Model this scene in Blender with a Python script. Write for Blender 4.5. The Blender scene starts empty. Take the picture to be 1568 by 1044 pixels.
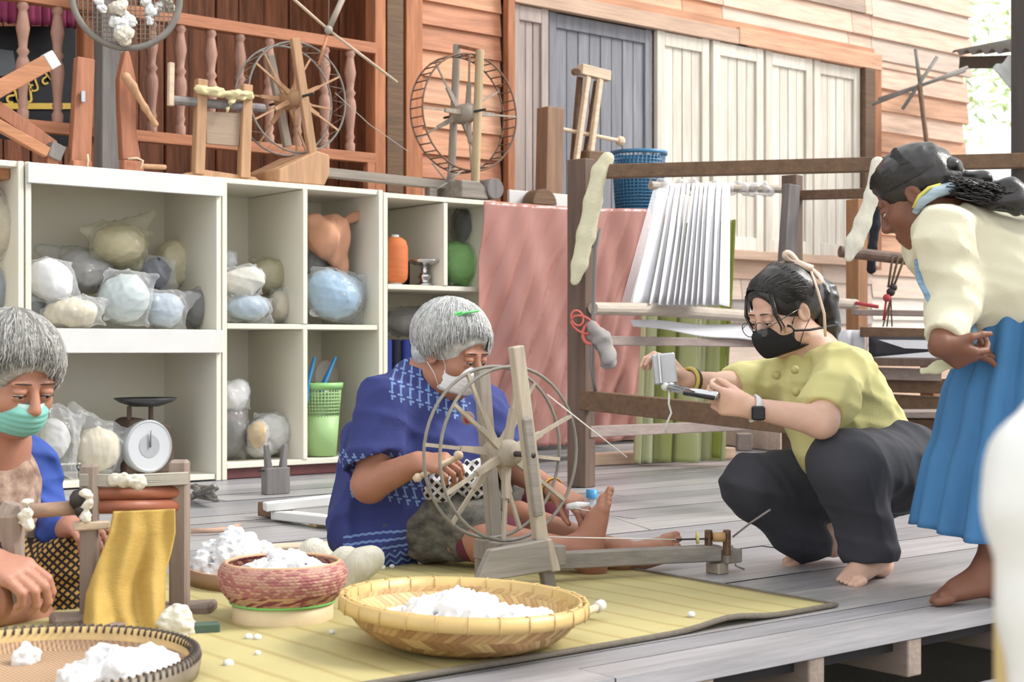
import bpy, bmesh, math, random
import numpy as np
from mathutils import Vector, Matrix, noise as mnoise
sc = bpy.context.scene
COL = sc.collection
rnd = random.Random(7)
# ------------------------------------------------------------------ camera, world, sun, exposure
ALPHA = math.radians(38.4)          # yaw of the view against the house wall
FPX, HORIZ, EYE = 2250.0, 535.0, 0.60
cam_d = bpy.data.cameras.new('camera'); cam = bpy.data.objects.new('camera', cam_d); COL.objects.link(cam)
cam.location = (0, 0, EYE); cam.rotation_euler = (math.pi / 2, 0, -ALPHA)
cam_d.sensor_width = 36; cam_d.lens = FPX / 1568 * 36; cam_d.shift_y = (HORIZ - 522) / 1568
cam_d.clip_start = 0.05; cam_d.clip_end = 200
cam_d.dof.use_dof = True; cam_d.dof.focus_distance = 4.4; cam_d.dof.aperture_fstop = 6.3
sc.camera = cam
sc.view_settings.view_transform = 'Standard'; sc.view_settings.look = 'None'
sc.view_settings.exposure = 0.6; sc.view_settings.gamma = 1.0; sc.view_settings.use_curve_mapping = False
W = bpy.data.worlds.new('hazy_sky'); sc.world = W; W.use_nodes = True
_n = W.node_tree.nodes; _bg = _n['Background']; _bg.inputs[0].default_value = (0.97, 0.99, 1.0, 1); _bg.inputs[1].default_value = 1.08
sun_d = bpy.data.lights.new('sun', 'SUN'); sun = bpy.data.objects.new('sun', sun_d); COL.objects.link(sun)
sun_d.energy = 2.7; sun_d.angle = math.radians(22); sun_d.color = (1, 0.97, 0.92)
sun.rotation_euler = Vector((-0.62, 0.42, -0.66)).to_track_quat('-Z', 'Y').to_euler()
sun.location = (6, -4, 8)

# ------------------------------------------------------------------ helpers: picture measurements to places in the room
CA, SA = math.cos(ALPHA), math.sin(ALPHA)
def Q(px, py, Z):                    # point seen at a pixel, Z metres along the view axis
    X = (px - 784) / FPX * Z
    return Vector((X * CA + Z * SA, -X * SA + Z * CA, EYE - (py - HORIZ) / FPX * Z))
def G(px, py, h=0.0):                # on the horizontal plane z = h
    return Q(px, py, (EYE - h) * FPX / (py - HORIZ))
def P(px, py, d):                    # on the upright plane Y = d, parallel to the house wall
    return Q(px, py, d / (CA - SA * (px - 784) / FPX))
def D(X, Z, h=0.0):                  # camera-aligned direction
    return Vector((X * CA + Z * SA, -X * SA + Z * CA, h))
VIEWDIR = D(0, 1)

# ------------------------------------------------------------------ helpers: objects
MATR = {}
def thing(name, label, cat, loc=(0, 0, 0), rz=0.0, group=None, kind=None):
    o = bpy.data.objects.new(name, None); COL.objects.link(o)
    o.empty_display_size = 0.05; o.location = loc; o.rotation_euler = (0, 0, rz)
    MATR[o.name] = (Matrix.Translation(Vector(loc)) @ Matrix.Rotation(rz, 4, 'Z'))
    meta(o, label, cat, group, kind); return o
def meta(o, label=None, cat=None, group=None, kind=None):
    if label: o['label'] = label
    if cat: o['category'] = cat
    if group: o['group'] = group
    if kind: o['kind'] = kind
    return o
class MB:                            # collects geometry for ONE mesh
    def __init__(s): s.v = []; s.f = []; s.m = []; s.mi = 0
    def add(s, vs, fs):
        b = len(s.v); s.v.extend([tuple(v) for v in vs]); s.f.extend([tuple(i + b for i in f) for f in fs]); s.m.extend([s.mi] * len(fs)); return s
    def box(s, c, size, R=None):
        c = Vector(c); h = Vector(size) / 2; vs = []
        for x in (-1, 1):
            for y in (-1, 1):
                for z in (-1, 1):
                    q = Vector((x * h.x, y * h.y, z * h.z)); q = R @ q if R else q; vs.append(c + q)
        return s.add(vs, [(0, 1, 3, 2), (4, 6, 7, 5), (0, 4, 5, 1), (2, 3, 7, 6), (0, 2, 6, 4), (1, 5, 7, 3)])
    def bar(s, a, b, w, h, up=(0, 0, 1), w2=None, h2=None):      # rectangular bar between points
        a, b = Vector(a), Vector(b); t = (b - a).normalized(); up = Vector(up)
        if abs(t.dot(up)) > 0.97: up = Vector((0, 1, 0))
        r = t.cross(up).normalized(); u = r.cross(t).normalized(); w2 = w if w2 is None else w2; h2 = h if h2 is None else h2
        vs = [p + r * (i * ww / 2) + u * (j * hh / 2) for p, ww, hh in ((a, w, h), (b, w2, h2)) for i, j in ((-1, -1), (1, -1), (1, 1), (-1, 1))]
        return s.add(vs, [(3, 2, 1, 0), (4, 5, 6, 7), (0, 1, 5, 4), (1, 2, 6, 5), (2, 3, 7, 6), (3, 0, 4, 7)])
    def tube(s, pts, r, n=8, cap=True, closed=False, flat=None):
        pts = [Vector(p) for p in pts]; N = len(pts); rs = r if isinstance(r, (list, tuple)) else [r] * N
        vs = []; ref = None
        for i, p in enumerate(pts):
            if closed: t = pts[(i + 1) % N] - pts[i - 1]
            else: t = pts[min(i + 1, N - 1)] - pts[max(i - 1, 0)]
            t = t.normalized() if t.length > 1e-9 else Vector((0, 0, 1))
            if ref is None: ref = Vector((0, 0, 1)) if abs(t.z) < 0.9 else Vector((1, 0, 0))
            u = (ref - t * ref.dot(t)).normalized(); w = t.cross(u); ref = u
            for k in range(n):
                a = 2 * math.pi * k / n
                vs.append(p + (u * math.cos(a) * (flat or 1) + w * math.sin(a)) * rs[i])
        fs = []
        for i in range(N if closed else N - 1):
            j = (i + 1) % N
            for k in range(n): fs.append((i * n + k, i * n + (k + 1) % n, j * n + (k + 1) % n, j * n + k))
        if cap and not closed: fs.append(tuple(range(n - 1, -1, -1))); fs.append(tuple((N - 1) * n + k for k in range(n)))
        return s.add(vs, fs)
    def lathe(s, prof, c=(0, 0, 0), n=24, a0=0, a1=2 * math.pi, R=None):   # prof: list of (r, z)
        c = Vector(c); full = abs(a1 - a0 - 2 * math.pi) < 1e-6; m = n if full else n + 1; vs = []
        for r, z in prof:
            for k in range(m):
                a = a0 + (a1 - a0) * k / n; q = Vector((r * math.cos(a), r * math.sin(a), z)); vs.append(c + (R @ q if R else q))
        fs = []
        for i in range(len(prof) - 1):
            for k in range(n): fs.append((i * m + k, i * m + (k + 1) % m, (i + 1) * m + (k + 1) % m, (i + 1) * m + k))
        return s.add(vs, fs)
    def ball(s, c, r, n=8, R=None):
        r = r if isinstance(r, (list, tuple)) else (r, r, r); c = Vector(c); vs = []; fs = []; h = n // 2 + 1
        for i in range(h + 1):
            th = math.pi * i / h
            for k in range(n):
                a = 2 * math.pi * k / n; q = Vector((r[0] * math.sin(th) * math.cos(a), r[1] * math.sin(th) * math.sin(a), r[2] * math.cos(th)))
                vs.append(c + (R @ q if R else q))
        for i in range(h):
            for k in range(n): fs.append((i * n + k, (i + 1) * n + k, (i + 1) * n + (k + 1) % n, i * n + (k + 1) % n))
        return s.add(vs, fs)
    def prism(s, poly, off):             # polygon (3D points) pushed along off
        n = len(poly); a = [Vector(p) for p in poly]; off = Vector(off)
        return s.add(a + [p + off for p in a], [tuple(range(n - 1, -1, -1)), tuple(range(n, 2 * n))] + [(i, (i + 1) % n, n + (i + 1) % n, n + i) for i in range(n)])
    def grid(s, fn, nu, nv):             # open sheet
        vs = [fn(i / nu, j / nv) for j in range(nv + 1) for i in range(nu + 1)]
        return s.add(vs, [(j * (nu + 1) + i, j * (nu + 1) + i + 1, (j + 1) * (nu + 1) + i + 1, (j + 1) * (nu + 1) + i) for j in range(nv) for i in range(nu)])
    def mesh(s, name):
        me = bpy.data.meshes.new(name); me.from_pydata([tuple(v) for v in s.v], [], s.f); me.polygons.foreach_set('material_index', s.m); return me
def rootmat(p):
    while p.parent: p = p.parent
    return MATR.get(p.name, Matrix.Identity(4))
def put(name, g, mats, parent=None, world=True, smooth=True, bev=0, solid=0, sub=0, loc=None):
    """link geometry (MB or mesh) as one object; world=True: coordinates are room coordinates"""
    me = g.mesh(name) if isinstance(g, MB) else g
    for m in (mats if isinstance(mats, (list, tuple)) else [mats]): me.materials.append(m)
    o = bpy.data.objects.new(name, me); COL.objects.link(o)
    if parent is not None:
        o.parent = parent
        if world: me.transform(rootmat(parent).inverted())
    elif world and len(me.vertices):
        co = np.empty(len(me.vertices) * 3); me.vertices.foreach_get('co', co); co = co.reshape(-1, 3)
        base = Vector(((co[:, 0].min() + co[:, 0].max()) / 2, (co[:, 1].min() + co[:, 1].max()) / 2, co[:, 2].min())) if loc is None else Vector(loc)
        me.transform(Matrix.Translation(-base)); o.location = base; MATR[o.name] = Matrix.Translation(base)
    if smooth: me.shade_smooth() if hasattr(me, 'shade_smooth') else None
    else: me.shade_flat()
    if bev:
        b = o.modifiers.new('bevel', 'BEVEL'); b.width = bev; b.segments = 1; b.limit_method = 'ANGLE'
    if solid:
        b = o.modifiers.new('solid', 'SOLIDIFY'); b.thickness = solid; b.offset = 0
    if sub:
        b = o.modifiers.new('sub', 'SUBSURF'); b.levels = sub; b.render_levels = sub
    return o
def B(name, g, mats, parent=None, bev=0.003, **k): return put(name, g, mats, parent, smooth=False, bev=bev, **k)
def copytree(o, parent=None, loc=None, rz=None, label=None):
    c = o.copy(); COL.objects.link(c)
    if parent is not None: c.parent = parent
    if loc is not None: c.location = loc
    if rz is not None: c.rotation_euler = (0, 0, rz)
    if label: c['label'] = label
    for ch in list(o.children): copytree(ch, c)
    return c

# ------------------------------------------------------------------ helpers: smooth solids (distance fields polygonised by surface nets)
def _smin(a, b, k):
    h = np.maximum(k - np.abs(a - b), 0) / k
    return np.minimum(a, b) - h * h * k * 0.25
class SDF:
    def __init__(s, res=0.006): s.res = res; s.p = []
    def cap(s, a, b, ra, rb=None, k=0.02, fl=None, sub=False):      # tapered capsule, fl=(axis, factor) flattens
        s.p.append(('c', Vector(a), Vector(b), ra, ra if rb is None else rb, k, fl, sub)); return s
    def chain(s, pts, rs, k=0.02, fl=None):
        for i in range(len(pts) - 1): s.cap(pts[i], pts[i + 1], rs[i], rs[i + 1], k, fl)
        return s
    def ell(s, c, r, R=None, k=0.02, sub=False):
        s.p.append(('e', Vector(c), r if isinstance(r, (tuple, list)) else (r, r, r), R, k, sub)); return s
    def mesh(s, name, noise=None, smooth=0):
        lo = np.full(3, 1e9); hi = -lo
        for q in s.p:
            if q[0] == 'c':
                r = max(q[3], q[4]); pts = np.array([q[1], q[2]])
            else:
                r = max(q[2]); pts = np.array([q[1]])
            if not q[-1]: lo = np.minimum(lo, pts.min(0) - r); hi = np.maximum(hi, pts.max(0) + r)
        m = 0.03 + 3 * s.res; lo -= m; hi += m; h = s.res
        n = np.ceil((hi - lo) / h).astype(int) + 1
        V = np.full(n, 0.5, np.float32)
        ax = [(lo[i] + np.arange(n[i]) * h).astype(np.float32) for i in range(3)]
        for q in s.p:
            if q[0] == 'c':
                a, b = np.array(q[1]), np.array(q[2]); r = max(q[3], q[4]); k = q[5]; l2 = np.minimum(a, b); h2 = np.maximum(a, b)
            else:
                a = np.array(q[1]); r = max(q[2]); k = q[4]; l2 = h2 = a
            mg = r + k + 4 * h
            i0 = np.clip(np.floor((l2 - mg - lo) / h).astype(int), 0, n); i1 = np.clip(np.ceil((h2 + mg - lo) / h).astype(int) + 1, 0, n)
            if np.any(i1 <= i0): continue
            x = ax[0][i0[0]:i1[0], None, None]; y = ax[1][None, i0[1]:i1[1], None]; z = ax[2][None, None, i0[2]:i1[2]]
            px, py, pz = x - a[0], y - a[1], z - a[2]
            if q[0] == 'c':
                e = b - a; L = max(float(e @ e), 1e-12); t = np.clip((px * e[0] + py * e[1] + pz * e[2]) / L, 0, 1)
                qx, qy, qz = px - t * e[0], py - t * e[1], pz - t * e[2]
                if q[6]:
                    A = np.array(Vector(q[6][0]).normalized()); f = 1 / q[6][1] - 1
                    dd = (qx * A[0] + qy * A[1] + qz * A[2]) * f; qx = qx + dd * A[0]; qy = qy + dd * A[1]; qz = qz + dd * A[2]
                d = np.sqrt(qx * qx + qy * qy + qz * qz) - (q[3] + (q[4] - q[3]) * t)
            else:
                if q[3] is not None:
                    M = np.array(q[3].to_3x3() if hasattr(q[3], 'to_3x3') else q[3]).T
                    px, py, pz = (M[i][0] * px + M[i][1] * py + M[i][2] * pz for i in range(3))
                rr = q[2]; l0 = np.sqrt((px / rr[0]) ** 2 + (py / rr[1]) ** 2 + (pz / rr[2]) ** 2)
                l1 = np.sqrt((px / rr[0] ** 2) ** 2 + (py / rr[1] ** 2) ** 2 + (pz / rr[2] ** 2) ** 2)
                d = l0 * (l0 - 1) / np.maximum(l1, 1e-6)
            S = V[i0[0]:i1[0], i0[1]:i1[1], i0[2]:i1[2]]
            S[...] = -_smin(-S, d, k) if q[-1] else _smin(S, d, k)
        if noise is not None: V += noise(ax[0][:, None, None], ax[1][None, :, None], ax[2][None, None, :]).astype(np.float32)
        return nets(V, lo, h, name, smooth)
def nets(V, lo, h, name, smooth=0):
    I = V < 0; c = np.zeros(tuple(np.array(V.shape) - 1), np.int8)
    offs = [(i, j, k) for i in (0, 1) for j in (0, 1) for k in (0, 1)]
    nx, ny, nz = c.shape
    for o in offs: c += I[o[0]:o[0] + nx, o[1]:o[1] + ny, o[2]:o[2] + nz]
    cells = np.argwhere((c > 0) & (c < 8)); N = len(cells)
    vals = {o: V[cells[:, 0] + o[0], cells[:, 1] + o[1], cells[:, 2] + o[2]].astype(np.float64) for o in offs}
    acc = np.zeros((N, 3)); cnt = np.zeros(N)
    for o in offs:
        for a in range(3):
            if o[a] == 0:
                o2 = tuple(1 if i == a else o[i] for i in range(3)); v1, v2 = vals[o], vals[o2]; mk = (v1 < 0) != (v2 < 0)
                t = np.where(mk, v1 / np.where(v1 == v2, 1, v1 - v2), 0); pt = np.tile(np.array(o, float), (N, 1)); pt[:, a] += t
                acc[mk] += pt[mk]; cnt[mk] += 1
    co = lo + (cells + acc / cnt[:, None]) * h
    idx = np.full(c.shape, -1, np.int32); idx[cells[:, 0], cells[:, 1], cells[:, 2]] = np.arange(N)
    faces = []
    for a in range(3):
        b, d = (a + 1) % 3, (a + 2) % 3; sl1 = [slice(None)] * 3; sl2 = [slice(None)] * 3; sl1[a] = slice(0, -1); sl2[a] = slice(1, None)
        A, Bb = I[tuple(sl1)], I[tuple(sl2)]
        for flip, mk in ((False, A & ~Bb), (True, ~A & Bb)):
            e = np.argwhere(mk)
            if not len(e): continue
            ok = (e[:, b] > 0) & (e[:, d] > 0) & (e[:, b] < c.shape[b]) & (e[:, d] < c.shape[d]); e = e[ok]; q = []
            for db, dd in ((0, 0), (-1, 0), (-1, -1), (0, -1)):
                w = e.copy(); w[:, b] += db; w[:, d] += dd; q.append(idx[w[:, 0], w[:, 1], w[:, 2]])
            q = np.stack(q, 1); faces.append(q if not flip else q[:, ::-1])
    F = np.concatenate(faces); F = F[(F >= 0).all(1)]
    if smooth:
        for _ in range(smooth):
            s_ = np.zeros_like(co); n_ = np.zeros(len(co))
            for i in range(4):
                np.add.at(s_, F[:, i], co[F[:, (i + 1) % 4]] + co[F[:, i - 1]]); np.add.at(n_, F[:, i], 2)
            co = 0.5 * co + 0.5 * s_ / np.maximum(n_, 1)[:, None]
    me = bpy.data.meshes.new(name); me.vertices.add(N); me.vertices.foreach_set('co', co.ravel())
    me.loops.add(len(F) * 4); me.loops.foreach_set('vertex_index', F.ravel().astype(np.int32))
    me.polygons.add(len(F)); me.polygons.foreach_set('loop_start', np.arange(len(F), dtype=np.int32) * 4)
    me.update(calc_edges=True); me.validate(); return me
def waves(amp, freq, seed, n=7, dirs=None, ridge=False):     # band-limited wrinkle field
    r = np.random.RandomState(seed); K = r.normal(size=(n, 3)) if dirs is None else np.array([np.array(dirs[i % len(dirs)]) + r.normal(size=3) * 0.25 for i in range(n)])
    K = K / np.linalg.norm(K, axis=1)[:, None] * freq * r.uniform(0.6, 1.5, size=(n, 1)); ph = r.uniform(0, 6.28, n)
    def f(x, y, z):
        o = 0
        for i in range(n):
            q = np.sin(K[i, 0] * x + K[i, 1] * y + K[i, 2] * z + ph[i] + 1.3 * np.sin(0.5 * (K[i, 1] * x - K[i, 0] * y + K[i, 2] * z)))
            o = o + (np.maximum(0.75 - np.abs(q) ** 0.7, 0) * -2.0 + 0.35 if ridge else q)
        return o * (amp / math.sqrt(n))
    return f

# ------------------------------------------------------------------ helpers: procedural materials
MATS = {}
def lin(c):
    q = [((v / 255) / 12.92 if v / 255 <= 0.04045 else ((v / 255 + 0.055) / 1.055) ** 2.4) for v in c]; g = 0.3 * q[0] + 0.6 * q[1] + 0.1 * q[2]
    return tuple(0.80 * (0.86 * v + 0.14 * g) for v in q) + (1,)      # picked picture tones brought back to surface reflectance
def mat(name, col, rough=0.6, var=0.12, scale=6, st=(1, 1, 1), bump=0.15, bscale=None, bst=None, metal=0, spec=0.35, alpha=1, rnd_=0, col2=None, detail=5, sss=0, trans=0, coat=0):
    """col in sRGB 0-255; var: tone variation; st: stretch of the pattern; rnd_: variation per object"""
    if name in MATS: return MATS[name]
    m = bpy.data.materials.new(name); m.use_nodes = True; MATS[name] = m; T = m.node_tree; N = T.nodes; L = T.links; b = N['Principled BSDF']
    tc = N.new('ShaderNodeTexCoord'); mp = N.new('ShaderNodeMapping'); mp.inputs['Scale'].default_value = st; L.new(tc.outputs['Object'], mp.inputs[0])
    oi = N.new('ShaderNodeObjectInfo'); 
    ad = N.new('ShaderNodeVectorMath'); ad.operation = 'ADD'; sc_ = N.new('ShaderNodeVectorMath'); sc_.operation = 'SCALE'; sc_.inputs['Scale'].default_value = 37.0
    cb = N.new('ShaderNodeCombineXYZ')
    for i in range(3): L.new(oi.outputs['Random'], cb.inputs[i])
    L.new(cb.outputs[0], sc_.inputs[0]); L.new(mp.outputs[0], ad.inputs[0]); L.new(sc_.outputs[0], ad.inputs[1])
    nz = N.new('ShaderNodeTexNoise'); nz.inputs['Scale'].default_value = scale; nz.inputs['Detail'].default_value = detail; nz.inputs['Roughness'].default_value = 0.6
    L.new(ad.outputs[0], nz.inputs['Vector'])
    cr = N.new('ShaderNodeValToRGB'); c = lin(col); c2 = lin(col2) if col2 else tuple(min(1, v * (1 + var)) for v in c[:3]) + (1,)
    c1 = tuple(v * (1 - var) for v in c[:3]) + (1,)
    cr.color_ramp.elements[0].color = c1; cr.color_ramp.elements[1].color = c2; cr.color_ramp.elements[0].position = 0.3; cr.color_ramp.elements[1].position = 0.7
    L.new(nz.outputs['Fac'], cr.inputs[0]); out = cr.outputs[0]
    if rnd_:
        mr = N.new('ShaderNodeMapRange'); mr.inputs[3].default_value = 1 - rnd_; mr.inputs[4].default_value = 1 + rnd_; L.new(oi.outputs['Random'], mr.inputs[0])
        hs = N.new('ShaderNodeHueSaturation'); L.new(out, hs.inputs['Color']); L.new(mr.outputs[0], hs.inputs['Value']); out = hs.outputs[0]
    L.new(out, b.inputs['Base Color'])
    b.inputs['Roughness'].default_value = rough; b.inputs['Metallic'].default_value = metal; b.inputs['Specular IOR Level'].default_value = spec
    if alpha < 1: b.inputs['Alpha'].default_value = alpha
    if sss: b.inputs['Subsurface Weight'].default_value = sss; b.inputs['Subsurface Radius'].default_value = (0.012, 0.005, 0.003); b.inputs['Subsurface Scale'].default_value = 0.6
    if coat: b.inputs['Coat Weight'].default_value = coat; b.inputs['Coat Roughness'].default_value = 0.15
    if bump:
        n2 = N.new('ShaderNodeTexNoise'); n2.inputs['Scale'].default_value = bscale or scale * 4; n2.inputs['Detail'].default_value = 4
        m2 = N.new('ShaderNodeMapping'); m2.inputs['Scale'].default_value = bst or st; L.new(tc.outputs['Object'], m2.inputs[0]); L.new(m2.outputs[0], n2.inputs['Vector'])
        bp = N.new('ShaderNodeBump'); bp.inputs['Strength'].default_value = bump; bp.inputs['Distance'].default_value = 0.01
        L.new(n2.outputs['Fac'], bp.inputs['Height']); L.new(bp.outputs[0], b.inputs['Normal'])
    return m
def wood(name, col, ax=0, **k):         # grain runs along local axis ax
    st = [9, 9, 9]; st[ax] = 0.8; k.setdefault('rough', 0.65); k.setdefault('var', 0.22); k.setdefault('rnd_', 0.12)
    return mat(name, col, st=tuple(st), scale=k.pop('scale', 3.5), bscale=k.pop('bscale', 9), bump=k.pop('bump', 0.25), **k)
def film(name, col=(225, 225, 225), alpha=0.3, rough=0.12):
    # clear plastic: sees through when face on, turns milky and glossy where it curls away
    new = name not in MATS; m = mat(name, col, rough=rough, spec=1.0, bump=0.9, bscale=24, var=0.05)
    if new:
        T = m.node_tree; N, L = T.nodes, T.links; b = N['Principled BSDF']; out = N['Material Output']; tr = N.new('ShaderNodeBsdfTransparent'); mx = N.new('ShaderNodeMixShader'); lw = N.new('ShaderNodeLayerWeight'); lw.inputs['Blend'].default_value = 0.5
        L.new(b.inputs['Normal'].links[0].from_socket, lw.inputs['Normal']); pw = N.new('ShaderNodeMath'); pw.operation = 'POWER'; L.new(lw.outputs['Facing'], pw.inputs[0]); pw.inputs[1].default_value = 2.2
        ad = N.new('ShaderNodeMath'); ad.operation = 'MULTIPLY_ADD'; ad.use_clamp = True; L.new(pw.outputs[0], ad.inputs[0]); ad.inputs[1].default_value = 0.75; ad.inputs[2].default_value = alpha * 0.55
        L.new(ad.outputs[0], mx.inputs[0]); L.new(tr.outputs[0], mx.inputs[1]); L.new(b.outputs[0], mx.inputs[2]); L.new(mx.outputs[0], out.inputs[0])
    return m
# ================================================================== MATERIALS
M_deck = [wood('deck_grey_%d' % i, c, 0, rough=0.36, var=0.2, spec=0.6, bump=0.2) for i, c in enumerate([(158, 155, 158), (168, 164, 164), (148, 146, 151), (174, 170, 172)])]
M_edge = mat('dark_plank_edge', (74, 70, 70), rough=0.9)  # sides between planks darker than the tops, for dark seams
M_joist = wood('joist_wood', (150, 132, 118), 1)
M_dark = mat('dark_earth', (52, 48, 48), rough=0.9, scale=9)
M_board = [wood('siding_%d' % i, c, 0, var=0.25, rough=0.6) for i, c in enumerate([(220, 152, 108), (226, 166, 126), (234, 192, 164), (180, 152, 132), (208, 136, 94)])]
M_pale = [wood('pale_board_%d' % i, c, 0, var=0.15, rough=0.65) for i, c in enumerate([(226, 200, 180), (232, 220, 208), (214, 176, 148), (172, 160, 152)])]
M_trim = wood('orange_trim', (200, 132, 84), 0, var=0.2)
M_trimz = wood('orange_post', (188, 116, 70), 2, var=0.3)
M_doorA = wood('door_pinkgrey', (176, 158, 150), 2, var=0.15)
M_doorB = wood('door_bluegrey', (140, 140, 148), 2, var=0.2)
M_doorC = wood('shutter_pale', (236, 222, 202), 2, var=0.14, col2=(244, 236, 222))
M_inner = wood('dark_stained_board', (158, 94, 58), 2, var=0.5, rough=0.5)
M_greyp = wood('grey_post_wood', (126, 120, 118), 2, var=0.25)
M_brown = wood('brown_beam', (118, 88, 62), 0, var=0.25)
M_cream = mat('cream_paint', (246, 241, 226), rough=0.55, var=0.06, scale=3, bump=0.04, col2=(240, 233, 208))
M_white = mat('white_paint', (228, 226, 222), rough=0.5, var=0.04, bump=0.05)
M_maroon = mat('maroon_paint', (112, 62, 62), rough=0.5)
M_slab = mat('dusty_platform', (128, 118, 110), rough=0.9, scale=5)
M_iron = mat('dark_iron', (70, 66, 64), rough=0.5, metal=0.6)

# ================================================================== SETTING: deck
floor_ = thing('floor', None, None, (0, 0, 0), kind='structure')
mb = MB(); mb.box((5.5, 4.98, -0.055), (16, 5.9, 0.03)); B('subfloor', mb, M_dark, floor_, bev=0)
edges = [1.985, 2.09, 2.18, 2.42, 2.62, 2.86, 3.05, 3.28, 3.55]
while edges[-1] < 6.9: edges.append(edges[-1] + rnd.choice([0.19, 0.23, 0.26, 0.21]))
for i in range(len(edges) - 1):
    y0, y1 = edges[i], edges[i + 1]; x = -2.2 - rnd.random() * 2
    while x < 12.5:
        L = rnd.uniform(2.6, 4.4) if i > 1 else rnd.uniform(5, 7)
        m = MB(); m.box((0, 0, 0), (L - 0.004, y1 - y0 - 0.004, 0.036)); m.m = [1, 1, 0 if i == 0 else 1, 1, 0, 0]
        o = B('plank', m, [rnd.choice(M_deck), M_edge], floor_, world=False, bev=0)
        o.location = (x + L / 2, (y0 + y1) / 2, -0.018 + rnd.uniform(-0.0025, 0.0)); o.rotation_euler = (rnd.uniform(-0.004, 0.004), 0, 0); x += L
for px in (1080, 1251, 1401, 1560, 880):
    c = P(px, 990, 1.99)
    m = MB(); m.box((0, 0, 0), (0.05, 1.6, 0.085)); o = B('joist', m, M_joist, floor_, world=False); o.location = (c.x, 2.79, -0.079)
lower = thing('floor_step', None, None, (0, 0, -0.2), kind='structure')
for k in range(3):
    m = MB(); m.box((3.6, 1.86 - k * 0.26, -0.185), (5.4, 0.25, 0.04)); B('plank', m, M_deck[k], lower, bev=0.004)
for k in range(4):
    m = MB(); m.box((1.6 + k * 1.2, 1.55, -0.25), (0.06, 0.8, 0.09)); B('joist', m, M_joist, lower)
mb = MB(); mb.box((6, 9, -0.62), (60, 50, 0.1)); B('ground', mb, mat('pale_dry_ground', (188, 178, 160), rough=0.95, scale=2), None, bev=0)['kind'] = 'structure'
mb = MB(); mb.box((5.5, 5.0, -0.5), (16, 0.1, 0.9)); B('wall_underfloor', mb, M_dark, None, bev=0)['kind'] = 'structure'

# ================================================================== SETTING: house wall with doors and shutters
D_W = 7.0
wall = thing('wall_back', None, None, (7.5, D_W, 0), kind='structure')
mb = MB()
for x0, x1, z0, z1 in ((4.79, 5.54, 0, 4.4), (5.49, 8.99, 2.7, 4.4), (5.49, 8.99, 0, 1.28), (8.99, 10.2, 0, 4.4)):
    mb.box(((x0 + x1) / 2, D_W + 0.075, (z0 + z1) / 2), (x1 - x0, 0.06, z1 - z0))
B('backing', mb, M_brown, wall, bev=0)
def boards(x0, x1, z0, z1, mats, h=0.15, ragged=0.0, joints=True):
    z = z0
    while z < z1 - 0.02:
        hh = min(h * rnd.uniform(0.94, 1.06), z1 - z); x = x0
        while x < x1 - 0.01:
            L = x1 - x
            if joints and L > 1.6: L = rnd.uniform(0.7, 2.0)
            e = x + L + (rnd.uniform(-ragged, ragged) if x + L >= x1 - 0.01 else 0)
            m = MB(); m.box((0, 0, 0), (e - x - 0.004, 0.022, hh + 0.012)); o = B('board', m, rnd.choice(mats), wall, world=False, bev=0.002)
            o.location = ((x + e) / 2 - 7.5, 0.018, z + hh / 2); o.rotation_euler = (-0.125, 0, 0); x += L
        z += hh
boards(4.86, 5.47, 1.30, 4.3, [M_board[0], M_board[0], M_board[1], M_board[4]], 0.147)
boards(5.49, 7.4, 2.80, 4.3, [M_board[0], M_board[1], M_board[2], M_board[1]], 0.16)
boards(7.4, 9.02, 2.80, 4.3, [M_board[2], M_board[2], M_board[1], M_board[3], M_pale[0]], 0.16)  # paler mix toward the right end: sun glare put into the board colours
boards(9.05, 10.24, 1.32, 2.8, [M_board[1], M_board[2], M_board[1]], 0.163, 0.05, False)
boards(9.02, 10.3, 2.80, 4.3, [M_board[2], M_pale[0], M_board[2]], 0.16, 0.03, False)  # upper right boards pale too, with the glare in their colour
boards(5.6, 9.02, 0.02, 1.26, M_pale, 0.155)  # overexposure of the lower wall put into pale board colours
boards(9.02, 10.26, 0.02, 1.32, M_pale[:3], 0.16, 0.04, False)  # same pale tones, washed by overexposure in the colour itself
k = 0
def trim(x0, x1, z0, z1, y=D_W - 0.03, m=None, th=0.05):
    global k; k += 1
    mb = MB(); mb.box(((x0 + x1) / 2, y, (z0 + z1) / 2), (x1 - x0, th, z1 - z0)); o = B('trim_%d' % k, mb, m or M_trim); o['kind'] = 'structure'; return o
trim(4.735, 4.85, 1.25, 4.3, m=M_trimz); trim(5.475, 5.53, 1.25, 4.3, m=M_trimz)
trim(5.53, 7.6, 2.70, 2.80, m=M_pale[2]); trim(7.5, 9.06, 2.70, 2.82, y=D_W - 0.035, m=M_board[1]); trim(5.53, 9.0, 2.80, 2.86, y=D_W - 0.01, m=M_board[0])
trim(8.86, 8.98, 1.25, 2.70, y=D_W + 0.0, m=M_brown, th=0.12); trim(8.98, 9.06, 1.2, 2.72, m=M_trimz)
trim(7.2, 9.0, 1.22, 1.28, y=D_W - 0.04, m=M_pale[2], th=0.08)
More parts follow.
